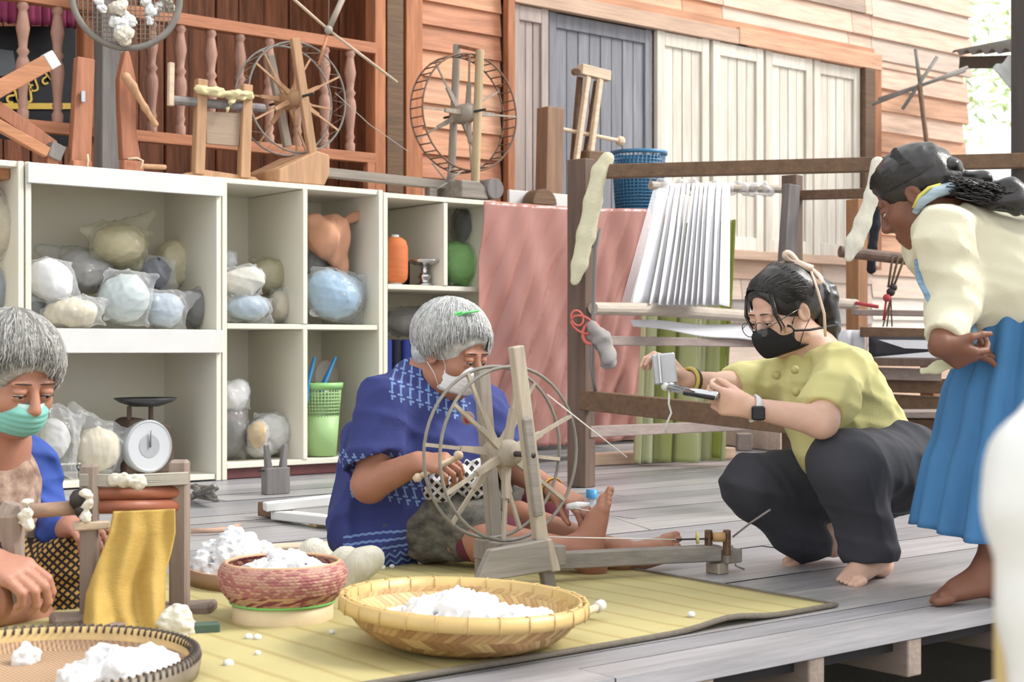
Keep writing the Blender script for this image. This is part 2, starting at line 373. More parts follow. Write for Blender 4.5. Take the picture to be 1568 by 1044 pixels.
def door(n, x0, x1, z0, z1, d, m, npl, st=0.07):
    g = thing('door_%d' % n, None, None, ((x0 + x1) / 2, d, z0), kind='structure'); w = x1 - x0; h = z1 - z0
    for a in (x0 + st / 2, x1 - st / 2):
        mb = MB(); mb.box((a, d, (z0 + z1) / 2), (st, 0.036, h)); B('stile', mb, m, g)
    for z in (z0 + 0.05, z1 - 0.05):
        mb = MB(); mb.box(((x0 + x1) / 2, d, z), (w - 2 * st, 0.034, 0.09)); B('rail', mb, m, g)
    pw = (w - 2 * st) / npl
    for i in range(npl):
        mb = MB(); mb.box((x0 + st + pw * (i + 0.5), d + 0.006 + (i % 2) * 0.002, (z0 + z1) / 2), (pw - 0.006, 0.018, h - 0.18)); B('plank', mb, m, g, bev=0.002)
    mb = MB(); mb.box(((x0 + x1) / 2, d + 0.03, (z0 + z1) / 2), (w, 0.01, h)); B('backing', mb, M_brown, g, bev=0)
door(1, 5.53, 5.815, 1.27, 2.70, 6.99, M_doorA, 3, 0.055)
door(2, 5.845, 6.725, 1.27, 2.70, 7.02, M_doorB, 8, 0.06)
door(3, 6.745, 7.235, 1.28, 2.70, 6.99, M_doorC, 4)
door(4, 7.265, 7.77, 1.28, 2.70, 6.985, M_doorC, 4)
door(5, 7.80, 8.30, 1.28, 2.70, 6.99, M_doorC, 4)
door(6, 8.33, 8.85, 1.28, 2.70, 7.0, M_doorC, 4)

# ================================================================== SETTING: platform, porch recess behind the balustrade
mb = MB(); mb.box((3.0, 7.7, 1.31), (7.6, 2.0, 0.1)); mb.box((5.38, 6.42, 1.31), (1.28, 0.62, 0.1)); o = B('floor_platform', mb, M_slab); o['kind'] = 'structure'
mb = MB(); mb.box((1.0, 6.45, 1.345), (2.4, 0.5, 0.05)); mb.box((5.38, 6.105, 1.352), (1.32, 0.03, 0.05)); o = B('trim_20', mb, M_trim); o['kind'] = 'structure'
mb = MB(); mb.box((0.6, 6.9, 0.7), (3.1, 0.1, 1.3)); mb.box((5.3, 6.75, 0.65), (1.6, 0.06, 1.25)); o = B('wall_plinth', mb, M_slab); o['kind'] = 'structure'
inner = thing('wall_porch', None, None, (2.5, 7.75, 1.36), kind='structure')
x = -1.0
while x < 5.4:
    w = rnd.uniform(0.13, 0.2); mb = MB(); mb.box((0, 0, 0), (w - 0.008, 0.03, 2.4)); o = B('board', mb, M_inner, inner, world=False)
    o.location = (x + w / 2 - 2.5, rnd.uniform(-0.01, 0.01), 1.2); x += w
mb = MB(); mb.box((2.0, 7.81, 2.5), (6.6, 0.04, 2.4)); B('backing', mb, M_dark, inner, bev=0)
mb = MB(); mb.box((1.9, 7.75, 3.62), (7.2, 2.3, 0.08)); o = B('ceiling', mb, M_inner, bev=0); o['kind'] = 'structure'
mb = MB(); mb.box((-1.3, 7.7, 2.4), (0.08, 2.0, 2.4)); mb.box((4.9, 7.75, 2.4), (0.1, 1.4, 2.4)); o = B('wall_left', mb, M_inner, bev=0); o['kind'] = 'structure'
# posts of the porch
for i, (px, w, m, dd) in enumerate(((598, 0.11, M_brown, 6.95), (575, 0.07, M_trimz, 6.9), (169, 0.125, M_greyp, 6.72), (138, 0.10, M_trimz, 6.9))):
    c = P(px, 200, dd); mb = MB(); mb.box((c.x, dd, 2.5), (w, 0.1, 2.3)); o = B('trim_%d' % (30 + i), mb, m); o['kind'] = 'structure'
# balustrade
M_rail = wood('rail_orange', (196, 124, 82), 0); M_bal = wood('baluster_wood', (178, 132, 112), 2, var=0.15)
a0, a1 = P(-40, 0, 6.85), P(572, 0, 6.85)
bal = thing('balustrade', 'wooden porch balustrade with turned spindles under an orange handrail', 'railing', ((a0.x + a1.x) / 2, 6.85, 1.6))
mb = MB(); mb.box(((a0.x + a1.x) / 2, 6.85, 2.262), (a1.x - a0.x, 0.06, 0.06)); B('top_rail', mb, M_rail, bal)
mb = MB(); mb.box(((a0.x + a1.x) / 2, 6.85, 1.655), (a1.x - a0.x, 0.05, 0.055)); B('bottom_rail', mb, M_rail, bal)
mb = MB()
for sx in (a0.x + 0.03, a1.x - 0.03, 2.9): mb.box((sx, 6.85, 1.495), (0.05, 0.05, 0.27))
B('foot', mb, M_rail, bal)
prof = [(0.026, 0), (0.028, 0.04), (0.018, 0.055), (0.026, 0.08), (0.02, 0.1), (0.022, 0.13), (0.034, 0.24), (0.03, 0.275), (0.02, 0.3), (0.031, 0.32), (0.02, 0.34), (0.024, 0.38), (0.033, 0.43), (0.022, 0.5), (0.02, 0.515), (0.029, 0.53), (0.026, 0.55)]
bm0 = MB(); bm0.lathe(prof, n=12); bme = None
for px in (-15, 35, 88, 232, 276, 323, 367, 412, 455, 497, 536):
    c = P(px, 100, 6.85)
    if bme is None: o = put('baluster', bm0, M_bal, bal, world=False); bme = o.data
    else: o = bpy.data.objects.new('baluster', bme); COL.objects.link(o); o.parent = bal
    o.location = (c.x - bal.location.x, 0, 1.682 - 1.6)

# ================================================================== SETTING: right end: eave and post
eave = thing('trim_50', None, None, (10.4, 6.9, 2.9), kind='structure')
p0, p1 = Q(1478, 96, 11.4), Q(1680, 92, 9.4)
mb = MB(); mb.bar(p0, p1, 0.1, 0.09); B('beam', mb, wood('dark_beam', (62, 56, 54), 0), eave)
dr = (p1 - p0); up = Vector((0, 0, 1)); bk = Vector((dr.y, -dr.x, 0)).normalized()
mb = MB(); mb.grid(lambda u, v: p0 + dr * (u * 1.05 - 0.01) + up * (0.075 + 0.02 * math.sin(u * 60) + v * 0.3) - bk * (v * 1.4 - 0.1), 120, 2)
put('roof_sheet', mb, mat('corrugated_iron', (120, 116, 112), rough=0.6, metal=0.3), eave, solid=0.003)
q0, q1 = Q(1522, 102, 10.6), Q(1600, 190, 10.2)
mb = MB(); mb.grid(lambda u, v: Q(1520 + 80 * u, 104 + 95 * u - 10 * v, 10.4) + up * (0.012 * math.sin(v * 40)) - up * (v * 0.0) + bk * (-v * 0.6) + up * v * 0.35, 2, 60)
put('hanging_sheet', mb, mat('pale_iron', (200, 202, 198), rough=0.6), eave, solid=0.003)
c = Q(1566, 100, 5.95); mb = MB(); mb.bar((c.x, c.y, 0), (c.x, c.y, 3.2), 0.085, 0.085, up=(0.6, -0.8, 0)); o = B('trim_51', mb, wood('dark_post', (70, 62, 58), 2)); o['kind'] = 'structure'

# ================================================================== CABINETS
Y0, Y1 = 6.11, 6.67
def cabinet(label, x0, x1, top, shelves, dividers, fascia=(), base=True, th=0.024, group='open white storage cabinets'):
    t = thing('storage_cabinet', label, 'cabinet', ((x0 + x1) / 2, Y0, 0), group=group); h = top; yc = (Y0 + Y1) / 2; dy = Y1 - Y0
    for a in (x0 + th / 2, x1 - th / 2):
        mb = MB(); mb.box((a, yc, h / 2), (th, dy, h)); B('side_panel', mb, M_cream, t, bev=0.002)
    mb = MB(); mb.box(((x0 + x1) / 2, Y1 - 0.006, h / 2 + 0.03), (x1 - x0 - 2 * th, 0.01, h - 0.08)); B('back_panel', mb, M_cream, t, bev=0)
    mb = MB(); mb.box(((x0 + x1) / 2, yc + 0.005, h - th / 2), (x1 - x0 - 2 * th, dy - 0.01, th)); B('top_panel', mb, M_cream, t, bev=0.002)
    for xa, xb, z in shelves:
        mb = MB(); mb.box(((xa + xb) / 2, yc, z - th / 2), (xb - xa - 0.002, dy - 0.012, th)); B('shelf', mb, M_cream, t, bev=0.002)
    for xd, za, zb in dividers:
        mb = MB(); mb.box((xd, yc, (za + zb) / 2), (th, dy - 0.004, zb - za)); B('divider', mb, M_cream, t, bev=0.002)
    for za, zb in fascia:
        mb = MB(); mb.box(((x0 + x1) / 2, Y0 - 0.012, (za + zb) / 2), (x1 - x0 - 0.004, 0.02, zb - za)); B('fascia_board', mb, M_white, t, bev=0.002)
    if base:
        mb = MB(); mb.box(((x0 + x1) / 2, yc, 0.027), (x1 - x0 - 2 * th - 0.004, dy - 0.05, 0.052)); B('plinth', mb, M_maroon, t)
    return t
xs = {p: P(p, 535, Y0).x for p in (38, 340, 468, 587, 683, 760)}
TOP = 1.39
cabinet('white cabinet cut off at the left picture edge, bags on its shelf', 1.45, xs[38] - 0.004, TOP, [(1.47, xs[38] - 0.03, 0.69), (1.47, xs[38] - 0.03, 0.08)], [], [])
cabinet('widest white cabinet with two deep bays and broad fascia boards', xs[38] + 0.004, xs[340] - 0.004, TOP, [(xs[38] + 0.03, xs[340] - 0.03, 0.69), (xs[38] + 0.03, xs[340] - 0.03, 0.03)], [], [(1.30, 1.386), (0.585, 0.688)], base=False)
cabinet('white cabinet of four pigeonholes, orange cloth bundle in the upper right one', xs[340] + 0.002, xs[587] - 0.002, TOP, [(xs[340] + 0.028, xs[587] - 0.028, 0.72), (xs[340] + 0.028, xs[587] - 0.028, 0.075)], [(xs[468], 0.075, 0.695), (xs[468], 0.722, TOP - 0.026)])
cabinet('white cabinet beside the pink curtain holding the orange thread cone', xs[587] + 0.002, xs[760], TOP - 0.01, [(xs[587] + 0.03, xs[760] - 0.03, 0.925), (xs[587] + 0.03, xs[760] - 0.03, 0.455), (xs[587] + 0.03, xs[760] - 0.03, 0.075)], [(xs[683], 0.927, TOP - 0.04)])
# ================================================================== CLOTHS on the wall side
def drape(name, top, bot, label, cat, m, folds=9, amp=0.03, seed=0, sag=0.0, nu=90, nv=50, wf=None, diag=0.0, parent=None):
    """cloth between a top edge (list of points) and a bottom edge (list of points), with folds along Y"""
    r = random.Random(seed); ph = [r.uniform(0, 6.28) for _ in range(6)]; fr = [folds * r.uniform(0.5, 1.6) for _ in range(6)]
    def lerp(pts, u):
        f = u * (len(pts) - 1); i = min(int(f), len(pts) - 2); return Vector(pts[i]).lerp(Vector(pts[i + 1]), f - i)
    def fn(u, v):
        p = lerp(top, u).lerp(lerp(bot, u), v); a = 0
        for i in range(6):
            q = math.sin(fr[i] * 6.28 * (u + diag * v * (0.25 + 0.1 * i) * (1 if i % 2 else -0.6)) + ph[i] + 0.35 * math.sin(2 * v + i)); a += (1 - 2 * abs(q) ** 0.7 if i % 2 else q) / (1 + 0.4 * i)
        p.y += amp * a * 0.5 * (0.35 + 0.65 * v); p.z -= sag * math.sin(math.pi * u) * (1 - v); return p
    mb = MB(); mb.grid(fn, nu, nv); o = put(name, mb, m, parent, solid=0.004)
    if parent is None: meta(o, label, cat)
    return o
M_pink = mat('pink_sateen', (182, 120, 108), rough=0.36, var=0.06, bump=0.05, spec=0.5, scale=3)
t0, t1 = P(742, 308, 6.07), P(992, 320, 6.07)
drape('curtain', [t0, t0.lerp(t1, .3), t0.lerp(t1, .7), t1], [P(722, 670, 6.0), P(800, 682, 6.0), P(900, 682, 6.02), P(980, 668, 6.05)], 'dusty pink sateen curtain hanging from the platform edge', 'curtain', M_pink, folds=3.2, amp=0.05, seed=3, sag=0.008, diag=0.9, nu=110, nv=60)
M_green = mat('lime_cloth', (176, 184, 84), rough=0.75, var=0.1, st=(5, 1, 0.25), scale=1.6, detail=1, col2=(232, 234, 192), bump=0.08)  # streaks of a paler tone running down the cloth
M_olive = mat('olive_edge_cloth', (150, 160, 48), rough=0.75, var=0.1)
zb = 7.62
gr = thing('hanging_cloth', 'lime green pale-streaked cloth hanging behind the white warp threads', 'cloth', G(1040, 712))
drape('panel', [Q(985, 345, zb), Q(1112, 338, zb)], [Q(956, 708, zb), Q(1100, 705, zb)], None, None, M_green, folds=3.5, amp=0.09, seed=5, parent=gr)
drape('border', [Q(1112, 338, zb - .01), Q(1125, 336, zb - .01)], [Q(1093, 700, zb - .02), Q(1104, 704, zb - .02)], None, None, M_olive, folds=1, amp=0.03, seed=8, nu=10, parent=gr)

# ================================================================== LOOM (near one)
M_loom = wood('loom_dark_wood', (112, 88, 74), 2, var=0.25); M_loomx = wood('loom_grey_rail', (158, 140, 132), 0, var=0.15); M_roll = wood('loom_roller', (186, 172, 156), 0, var=0.12)
LA, LB = G(890, 745), G(1213, 705)
loom = thing('weaving_loom', 'large dark timber floor loom with stretched white warp behind the squatting woman', 'loom', LA)
def lp(t, z, off=0): p = LA.lerp(LB, t); return Vector((p.x - off * 0.22, p.y + off * 0.97, z))
zt = 1.43
mb = MB(); mb.bar(LA, (LA.x, LA.y, zt), 0.1, 0.075, up=(1, 0.2, 0)); B('post', mb, M_loom, loom)
mb = MB(); mb.bar(LB, (LB.x, LB.y, 1.54), 0.09, 0.075, up=(1, 0.2, 0)); B('post', mb, M_loom, loom)
a = Q(1200, 395, 7.8); mb = MB(); mb.bar(a - Vector((0.03, 0, 0.55)), Q(1212, 283, 7.8), 0.05, 0.09, up=(1, 0, 0)); B('brace', mb, M_greyp, loom)
tb0, tb1 = Q(912, 263, 6.33), Q(1572, 246, 5.86)
mb = MB(); mb.bar(tb0, tb1, 0.055, 0.058); B('top_beam', mb, M_brown, loom)
sb0, sb1 = Q(893, 612, 6.4), Q(1265, 652, 5.4)
mb = MB(); mb.bar(sb0, sb1, 0.05, 0.085); B('side_beam', mb, M_brown, loom)
mb = MB(); mb.bar((sb1.x, sb1.y, 0), (sb1.x, sb1.y, 0.62), 0.08, 0.07, up=(1, 0, 0)); B('post', mb, M_loom, loom)
mb = MB(); mb.tube([Q(908, 472, 6.36), Q(1005, 474, 6.72), Q(1215, 489, 7.85)], [0.027, 0.03, 0.03], 12); B('breast_roller', mb, M_roll, loom, bev=0)
for ya, yb, h in ((521, 526, 0.042), (661, 648, 0.05)):
    mb = MB(); mb.bar(Q(900, ya, 6.4), Q(1215, yb, 7.9), 0.035, h); B('rail', mb, M_loomx, loom)
r0, r1 = Q(996, 284, 7.55), Q(1206, 290, 8.1)
mb = MB(); mb.tube([r0, r1], 0.022, 10); B('warp_roller', mb, M_roll, loom, bev=0)
mb = MB(); mb.tube([r0, Q(996, 262, 7.5)], 0.006, 6); B('hanging_cord', mb, M_roll, loom, bev=0)
mb = MB(); mb.bar(Q(1222, 299, 7.94), Q(1330, 296, 7.7), 0.05, 0.05); B('upper_rail', mb, M_brown, loom)
S = SDF(0.008)
for i in range(9):
    p = r0.lerp(r1, 0.1 + 0.09 * i); S.cap(p, p + Vector((0.07, 0.015, 0.0)), 0.032 + 0.012 * rnd.random(), 0.03, k=0.02)
put('plastic_wrapping', S.mesh('plastic_wrapping', waves(0.009, 90, 4)), film('clear_wrap', (235, 235, 238), 0.55), loom)
M_warp = mat('white_warp', (238, 238, 244), rough=0.8, var=0.05, st=(60, 60, 0.5), scale=4, bump=0.3, bscale=20, bst=(40, 40, 0.3))
def warp(xt0, xt1, xb0, xb1):
    mb = MB(); a0, a1 = Q(xt0, 281, 7.6), Q(xt1, 281, 7.6); b0, b1 = Q(xb0, 466, 6.62), Q(xb1, 470, 6.75)
    mb.grid(lambda u, v: a0.lerp(a1, u).lerp(b0.lerp(b1, u), v) + Vector((0, 0, -0.03 * math.sin(math.pi * v) * (0.6 + 0.4 * math.sin(u * 9 + xt0)))), 4, 10)
    put('warp_band', mb, M_warp, loom, solid=0.002)
for q in ((1008, 1026, 965, 993), (1027, 1034, 994, 1007), (1035, 1043, 1008, 1019), (1044, 1050, 1020, 1030), (1052, 1057, 1031, 1038), (1060, 1064, 1039, 1047), (1066, 1071, 1048, 1057), (1072, 1077, 1058, 1066), (1079, 1084, 1067, 1075), (1085, 1096, 1076, 1089), (1097, 1105, 1090, 1100), (1106, 1118, 1101, 1117)): warp(*q)
mb = MB()
for k in range(7): mb.tube([Q(1003 + k * 1.4, 282, 7.6), Q(952 + k * 2.5, 466, 6.62)], 0.0016, 4)
put('warp_thread', mb, M_warp, loom)['kind'] = 'stuff'
c0, c1 = Q(965, 490, 6.7), Q(1215, 502, 7.8)
mb = MB(); mb.grid(lambda u, v: c0.lerp(c1, u) + Vector((0.0, -0.02, -0.03 - 0.07 * u)) * v + Vector((0, 0, 0.006 * math.sin(12 * u))), 20, 6); put('woven_cloth', mb, M_warp, loom, solid=0.003)
# ---- things hung on the near loom post
M_yarn = mat('cream_yarn', (236, 228, 190), rough=0.9, var=0.08, st=(2, 2, 12), scale=20, bump=0.5)
M_yarnw = mat('white_yarn', (234, 228, 208), rough=0.95, var=0.08, st=(6, 6, 1), scale=10, bump=0.5)
def skein(label, pts, r, m, seed, fr=0.6):
    S = SDF(0.006); S.chain(pts, r, 0.02, fl=(VIEWDIR, fr)); me = S.mesh('yarn_skein', waves(0.0022, 150, seed, 7, [(1, .3, .1), (.8, .6, .1)]), 1)
    return meta(put('yarn_skein', me, m), label, 'yarn')
Zs = 6.3
skein('cream yarn skein hooked over the near loom post', [Q(x, y, Zs) for x, y in ((930, 243), (918, 262), (908, 310), (898, 360), (888, 405), (880, 430))], [0.03, 0.034, 0.038, 0.04, 0.034, 0.02], M_yarn, 2)
skein('white frayed yarn skein draped over the top beam by the bending woman', [Q(x, y, 5.92) for x, y in ((1343, 248), (1335, 300), (1322, 340), (1308, 372), (1300, 394))], [0.024, 0.028, 0.032, 0.034, 0.018], M_yarnw, 3)
skein('dark blue yarn bunch hanging beside the white frayed skein', [Q(x, y, 7.3) for x, y in ((1345, 300), (1340, 345), (1336, 380), (1334, 412))], [0.02, 0.025, 0.02, 0.025], mat('navy_yarn', (38, 38, 48), rough=0.9), 4)
mb = MB(); M_redr = mat('coral_ribbon', (222, 106, 92), rough=0.6)
for cx, cy, rx, ry, ph in ((893, 497, 20, 12, 0.5), (905, 510, 12, 16, 0.2), (884, 487, 12, 9, 1.2)):
    pts = [Q(cx + rx * math.cos(a) * math.cos(ph) - ry * math.sin(a) * math.sin(ph), cy + rx * math.cos(a) * math.sin(ph) + ry * math.sin(a) * math.cos(ph), 6.3) for a in [i * 0.449 for i in range(14)]]
    mb.tube(pts, 0.011, 6, closed=True, flat=0.5)
meta(put('ribbon', mb, M_redr), 'coral ribbon knotted round the near loom post', 'ribbon')
S = SDF(0.007); S.chain([Q(x, y, 6.3) for x, y in ((905, 505), (922, 520), (930, 548), (918, 562))], [0.02, 0.03, 0.034, 0.012], 0.03)
meta(put('rag', S.mesh('rag', waves(0.012, 80, 6)), mat('grey_rag', (158, 152, 148), rough=0.9)), 'grey rag tied below the ribbon on the loom post', 'rag')
mb = MB(); mb.tube([Q(920, 350, 6.3), Q(912, 380, 6.3), Q(905, 560, 6.3), Q(912, 600, 6.33)], 0.008, 6); mb.tube([Q(916, 290, 6.3), Q(905, 380, 6.3)], 0.01, 6)
meta(put('cord', mb, M_greyp), 'grey cord dangling down the near loom post', 'cord')

# ================================================================== SECOND LOOM behind the bending woman
zl = 7.4
lm2 = thing('weaving_loom', 'far loom with black cloth on its beam behind the bending woman', 'loom', G(1312, 713))
def fb(n, x0, y0, x1, y1, h, m, th=0.05, dz=0.0, Z=zl, Z1=None):
    mb = MB(); mb.bar(Q(x0, y0, Z), Q(x1, y1, Z1 or Z), th, h); return B(n, mb, m, lm2)
c = G(1312, 713); mb = MB(); mb.bar(c, (c.x, c.y, Q(1312, 300, zl).z), 0.08, 0.08, up=(1, 0, 0)); B('post', mb, wood('loom_honey_post', (176, 122, 76), 2), lm2)
c = G(1424, 715); mb = MB(); mb.bar(c, (c.x, c.y, Q(1424, 560, zl).z), 0.08, 0.06, up=(1, 0, 0)); B('post', mb, wood('loom_honey_post', (176, 122, 76), 2), lm2)
mb = MB(); mb.tube([Q(1286, 385, 7.1), Q(1450, 404, 7.2)], 0.028, 12); B('cloth_pole', mb, M_loom, lm2, bev=0)
mb = MB(); mb.tube([Q(1263, 463, 7.1), Q(1310, 466, 7.3)], 0.026, 12); B('lower_pole', mb, M_roll, lm2, bev=0)
fb('lease_bar', 1306, 478, 1470, 481, 0.03, M_loomx); fb('reed_cap', 1318, 508, 1480, 512, 0.05, M_brown, Z=7.3)
fb('breast_beam', 1316, 553, 1480, 556, 0.04, M_loom, Z=7.2); fb('reed', 1320, 571, 1440, 574, 0.06, M_loomx, Z=7.3); fb('lower_beam', 1312, 588, 1480, 592, 0.075, M_brown, Z=7.35); fb('treadle_beam', 1330, 615, 1470, 622, 0.09, M_brown, Z=7.4)
fb('seat_board', 1352, 633, 1475, 633, 0.03, M_loomx, th=0.28, Z=7.0); fb('seat_block', 1372, 652, 1470, 654, 0.075, M_brown, th=0.12, Z=7.05)
for x in (1385, 1462): mb = MB(); q = Q(x, 655, 7.05); mb.bar((q.x, q.y, 0), q, 0.05, 0.05, up=(1, 0, 0)); B('seat_leg', mb, M_loom, lm2)
mb = MB(); mb.grid(lambda u, v: Q(1330 + 130 * u, 516 + 34 * v, 7.26 - 0.05 * v), 10, 3); put('black_cloth', mb, mat('black_weave', (40, 38, 44), rough=0.9), lm2, solid=0.004)
mb = MB(); mb.prism([Q(1345, 520, 7.2), Q(1440, 521, 7.2), Q(1440, 535, 7.2), Q(1385, 533, 7.2)], VIEWDIR * 0.004); mb.prism([Q(1336, 547, 7.19), Q(1440, 537, 7.19), Q(1440, 548, 7.19)], VIEWDIR * 0.004); put('white_cloth_strip', mb, M_warp, lm2, smooth=False)
mb = MB(); mb.grid(lambda u, v: Q(1255 + 75 * u, 505 + 42 * v, 7.35) + Vector((0, 0.02 * math.sin(20 * u), 0)), 12, 3); put('warp_band', mb, M_warp, lm2, solid=0.004)
mb = MB(); M_cordb = mat('brown_cord', (120, 96, 70), rough=0.9)
for xa, xb, yb in ((1367, 1360, 440), (1376, 1364, 440), (1386, 1368, 440)): mb.tube([Q(xa, 392, 7.12), Q(xb, yb, 7.15)], 0.006, 5)
for xb in (1352, 1358, 1366): mb.tube([Q(1364, 455, 7.15), Q(xb, 500, 7.2)], 0.004, 5)
put('heddle_cord', mb, M_cordb, lm2)
mb = MB(); mb.ball(Q(1364, 447, 7.13), 0.022, 8); mb.ball(Q(1368, 440, 7.13), 0.02, 8); put('pulley_knot', mb, M_iron, lm2)
mb = MB(); mb.ball(Q(1358, 456, 7.12), 0.02, 8); mb.tube([Q(1357, 460, 7.12), Q(1353, 490, 7.15)], 0.006, 5); mb.tube([Q(1310, 464, 7.25), Q(1345, 470, 7.2)], 0.01, 5); put('red_thread', mb, mat('red_thread', (196, 60, 66), rough=0.8), lm2)
skein('pale green yarn strip held below the bending woman\'s hands', [Q(x, y, 3.42) for x, y in ((1414, 568), (1435, 563), (1455, 556), (1474, 545))], [0.009, 0.011, 0.011, 0.009], mat('pale_green_yarn', (216, 216, 176), rough=0.9), 7)
# crates / timber pieces on the floor behind the looms
for lab, a, b, h, m in (('pale timber beam lying under the near loom', (1105, 672), (1205, 684), 0.13, M_pale[0]), ('small brown wood block beside the pale timber beam', (1128, 682), (1150, 682), 0.1, M_loomx), ('flat board lying on the floor below the lime cloth', (905, 705), (1118, 694), 0.06, M_pale[2])):
    z = h / 2 + 0.003; A, Bq = G(a[0], a[1] + 8, 0), G(b[0], b[1] + 8, 0); A.z = Bq.z = z
    mb = MB(); mb.bar(A, Bq, 0.09, h); meta(B('timber', mb, m), lab, 'timber')
# ================================================================== EQUIPMENT ON THE PLATFORM
M_old = wood('old_grey_wood', (168, 154, 138), 2, var=0.2); M_oldx = wood('old_grey_wood_long', (152, 142, 130), 0, var=0.22)
M_red = wood('carved_red_wood', (172, 108, 74), 2, var=0.25); M_tan = wood('tan_wood', (196, 148, 104), 2, var=0.2); M_light = wood('light_wood', (222, 196, 164), 0, var=0.15)
M_bamb = mat('grey_bamboo', (140, 134, 126), rough=0.6, var=0.2, scale=12); M_string = mat('grey_string', (178, 170, 156), rough=0.9)
M_cotton = mat('raw_cotton', (240, 240, 240), rough=1.0, var=0.05, scale=30, bump=0.6, bscale=70, spec=0.1, sss=0.0)
M_cottonc = mat('cream_cotton', (226, 218, 200), rough=1.0, var=0.08, scale=30, bump=0.6, bscale=70, spec=0.1)
def wheel(t, c, R, sep, m_rim, m_sp, nsp=6, rungs=0, zig=True, rr=0.005, a0=0.3, rimf=None, sq=1.0):
    """two hoops in planes Y = c.y -/+ sep/2, spokes, hub and axle, all parts of t"""
    c = Vector(c)
    for s in (-1, 1):
        mb = MB(); mb.tube([c + Vector((R * math.cos(i * .1309) * sq, s * sep / 2, R * math.sin(i * .1309))) for i in range(48)], rr, 6, closed=True); put('rim', mb, m_rim, t)
        for k in range(nsp):
            a = a0 + k * 2 * math.pi / nsp + (0.5 if s > 0 else 0); dr = Vector((math.cos(a) * sq, 0, math.sin(a))); y = Vector((0, s * sep * 0.3, 0)); y2 = Vector((0, s * sep / 2, 0))
            mb = MB(); up = dr.cross(Vector((0, 1, 0)))
            mb.bar(c + y + dr * 0.02, c + y.lerp(y2, .6) + dr * R * 0.52, 0.016, R * 0.1, up=up, h2=R * 0.06); mb.bar(c + y.lerp(y2, .5) + dr * R * 0.45, c + y2 + dr * R, 0.008, 0.009, up=up); put('spoke', mb, m_sp, t, smooth=False)
    mb = MB(); Ry = Matrix.Rotation(math.pi / 2, 3, 'X'); h = sep * 0.8
    mb.lathe([(0.001, -h), (R * .12, -h), (R * .17, -h * .5), (R * .17, h * .5), (R * .12, h), (0.001, h)], c, 14, R=Ry); put('hub', mb, m_sp, t)
    mb = MB(); mb.tube([c - Vector((0, sep * 1.4 + 0.03, 0)), c + Vector((0, sep * 1.4 + 0.03, 0))], 0.007, 8); put('axle', mb, M_iron, t)
    if zig:
        mb = MB(); n = 24
        for i in range(n):
            a, b = i * 6.283 / n, (i + .5) * 6.283 / n; f = lambda a, s: c + Vector((R * math.cos(a) * sq, s * sep / 2, R * math.sin(a)))
            mb.tube([f(a, -1), f(b, 1), f(a + 6.283 / n, -1)], 0.0014, 4)
        put('lacing', mb, M_string, t)
    for i in range(rungs):
        a = i * 6.283 / rungs; mb = MB(); f = lambda s: c + Vector((R * math.cos(a) * sq, s * sep / 2, R * math.sin(a))); mb.tube([f(-1), f(1)], 0.004, 5); put('rung', mb, m_rim, t)
E = lambda x, y, d=6.3: P(x, y, d)
PX = lambda x, d=6.3: (d / (CA - SA * (x - 784) / FPX)) / FPX      # metres per pixel on the plane Y = d
ZP = 1.392
def onp(x, d=6.3): p = P(x, 300, d); return Vector((p.x, d, ZP))
# -- middle spinning wheel
t = thing('spinning_wheel', 'grey spinning wheel with a brown block standing on the widest cabinet\'s end', 'spinning wheel', onp(450), group='spinning wheels on the cabinet tops')
c = E(446, 152); R = 84 * PX(446); wheel(t, c, R, 0.13, M_bamb, M_tan, 6, zig=True, a0=0.5)
mb = MB(); mb.bar(E(451, 59, 6.2), E(478, 236, 6.2), 0.045, 0.03, up=(0, 1, 0)); B('upright', mb, M_tan, t)
mb = MB(); mb.bar(E(413, 84, 6.42), E(440, 225, 6.42), 0.04, 0.03, up=(0, 1, 0)); B('upright', mb, M_old, t)
a, b = E(424, 262, 6.15), E(502, 242, 6.15); a.z = ZP + 0.052; b.z = ZP + 0.085
mb = MB(); mb.prism([Vector((a.x, 6.13, ZP)), Vector((b.x - 0.03, 6.13, ZP)), Vector((b.x, 6.13, ZP + 0.06)), Vector((b.x, 6.13, ZP + 0.15)), Vector((b.x - 0.07, 6.13, ZP + 0.165)), Vector((a.x, 6.13, ZP + 0.06))], (0, 0.36, 0)); B('block', mb, M_tan, t, bev=0.006)
mb = MB(); mb.bar(E(486, 263, 6.32), E(684, 284, 6.32), 0.06, 0.045); B('base_beam', mb, M_oldx, t)
p = E(660, 285, 6.32); mb = MB(); mb.bar((p.x, 6.32, ZP), (p.x, 6.32, p.z), 0.05, 0.05, up=(1, 0, 0)); B('foot', mb, M_oldx, t)
# -- right spinning wheel
t = thing('spinning_wheel', 'spinning wheel with ladder-like rungs in front of the orange siding', 'spinning wheel', onp(712, 6.28), group='spinning wheels on the cabinet tops')
c = E(711, 174, 6.28); R = 89 * PX(711, 6.28); wheel(t, c, R, 0.11, mat('brown_bamboo', (128, 96, 76), rough=0.6, var=0.2), M_old, 4, rungs=40, zig=False, a0=0.02, rr=0.0055)
mb = MB(); mb.tube([E(735, 77, 6.19), E(727, 294, 6.19)], 0.024, 10); B('upright', mb, wood('straw_wood', (190, 164, 122), 2), t)
mb = MB(); mb.tube([E(700, 68, 6.4), E(690, 290, 6.4)], 0.022, 10); B('upright', mb, M_old, t)
mb = MB(); mb.bar(E(700, 70, 6.4), E(735, 78, 6.19), 0.012, 0.02); B('top_cord', mb, M_red, t)
p = onp(722, 6.17); mb = MB(); mb.prism([p + Vector((-0.08, -0.02, 0)), p + Vector((0.1, -0.02, 0)), p + Vector((0.08, -0.02, 0.06)), p + Vector((0.04, -0.02, 0.09)), p + Vector((-0.08, -0.02, 0.09))], (0, 0.32, 0)); B('block', mb, M_oldx, t, bev=0.006)
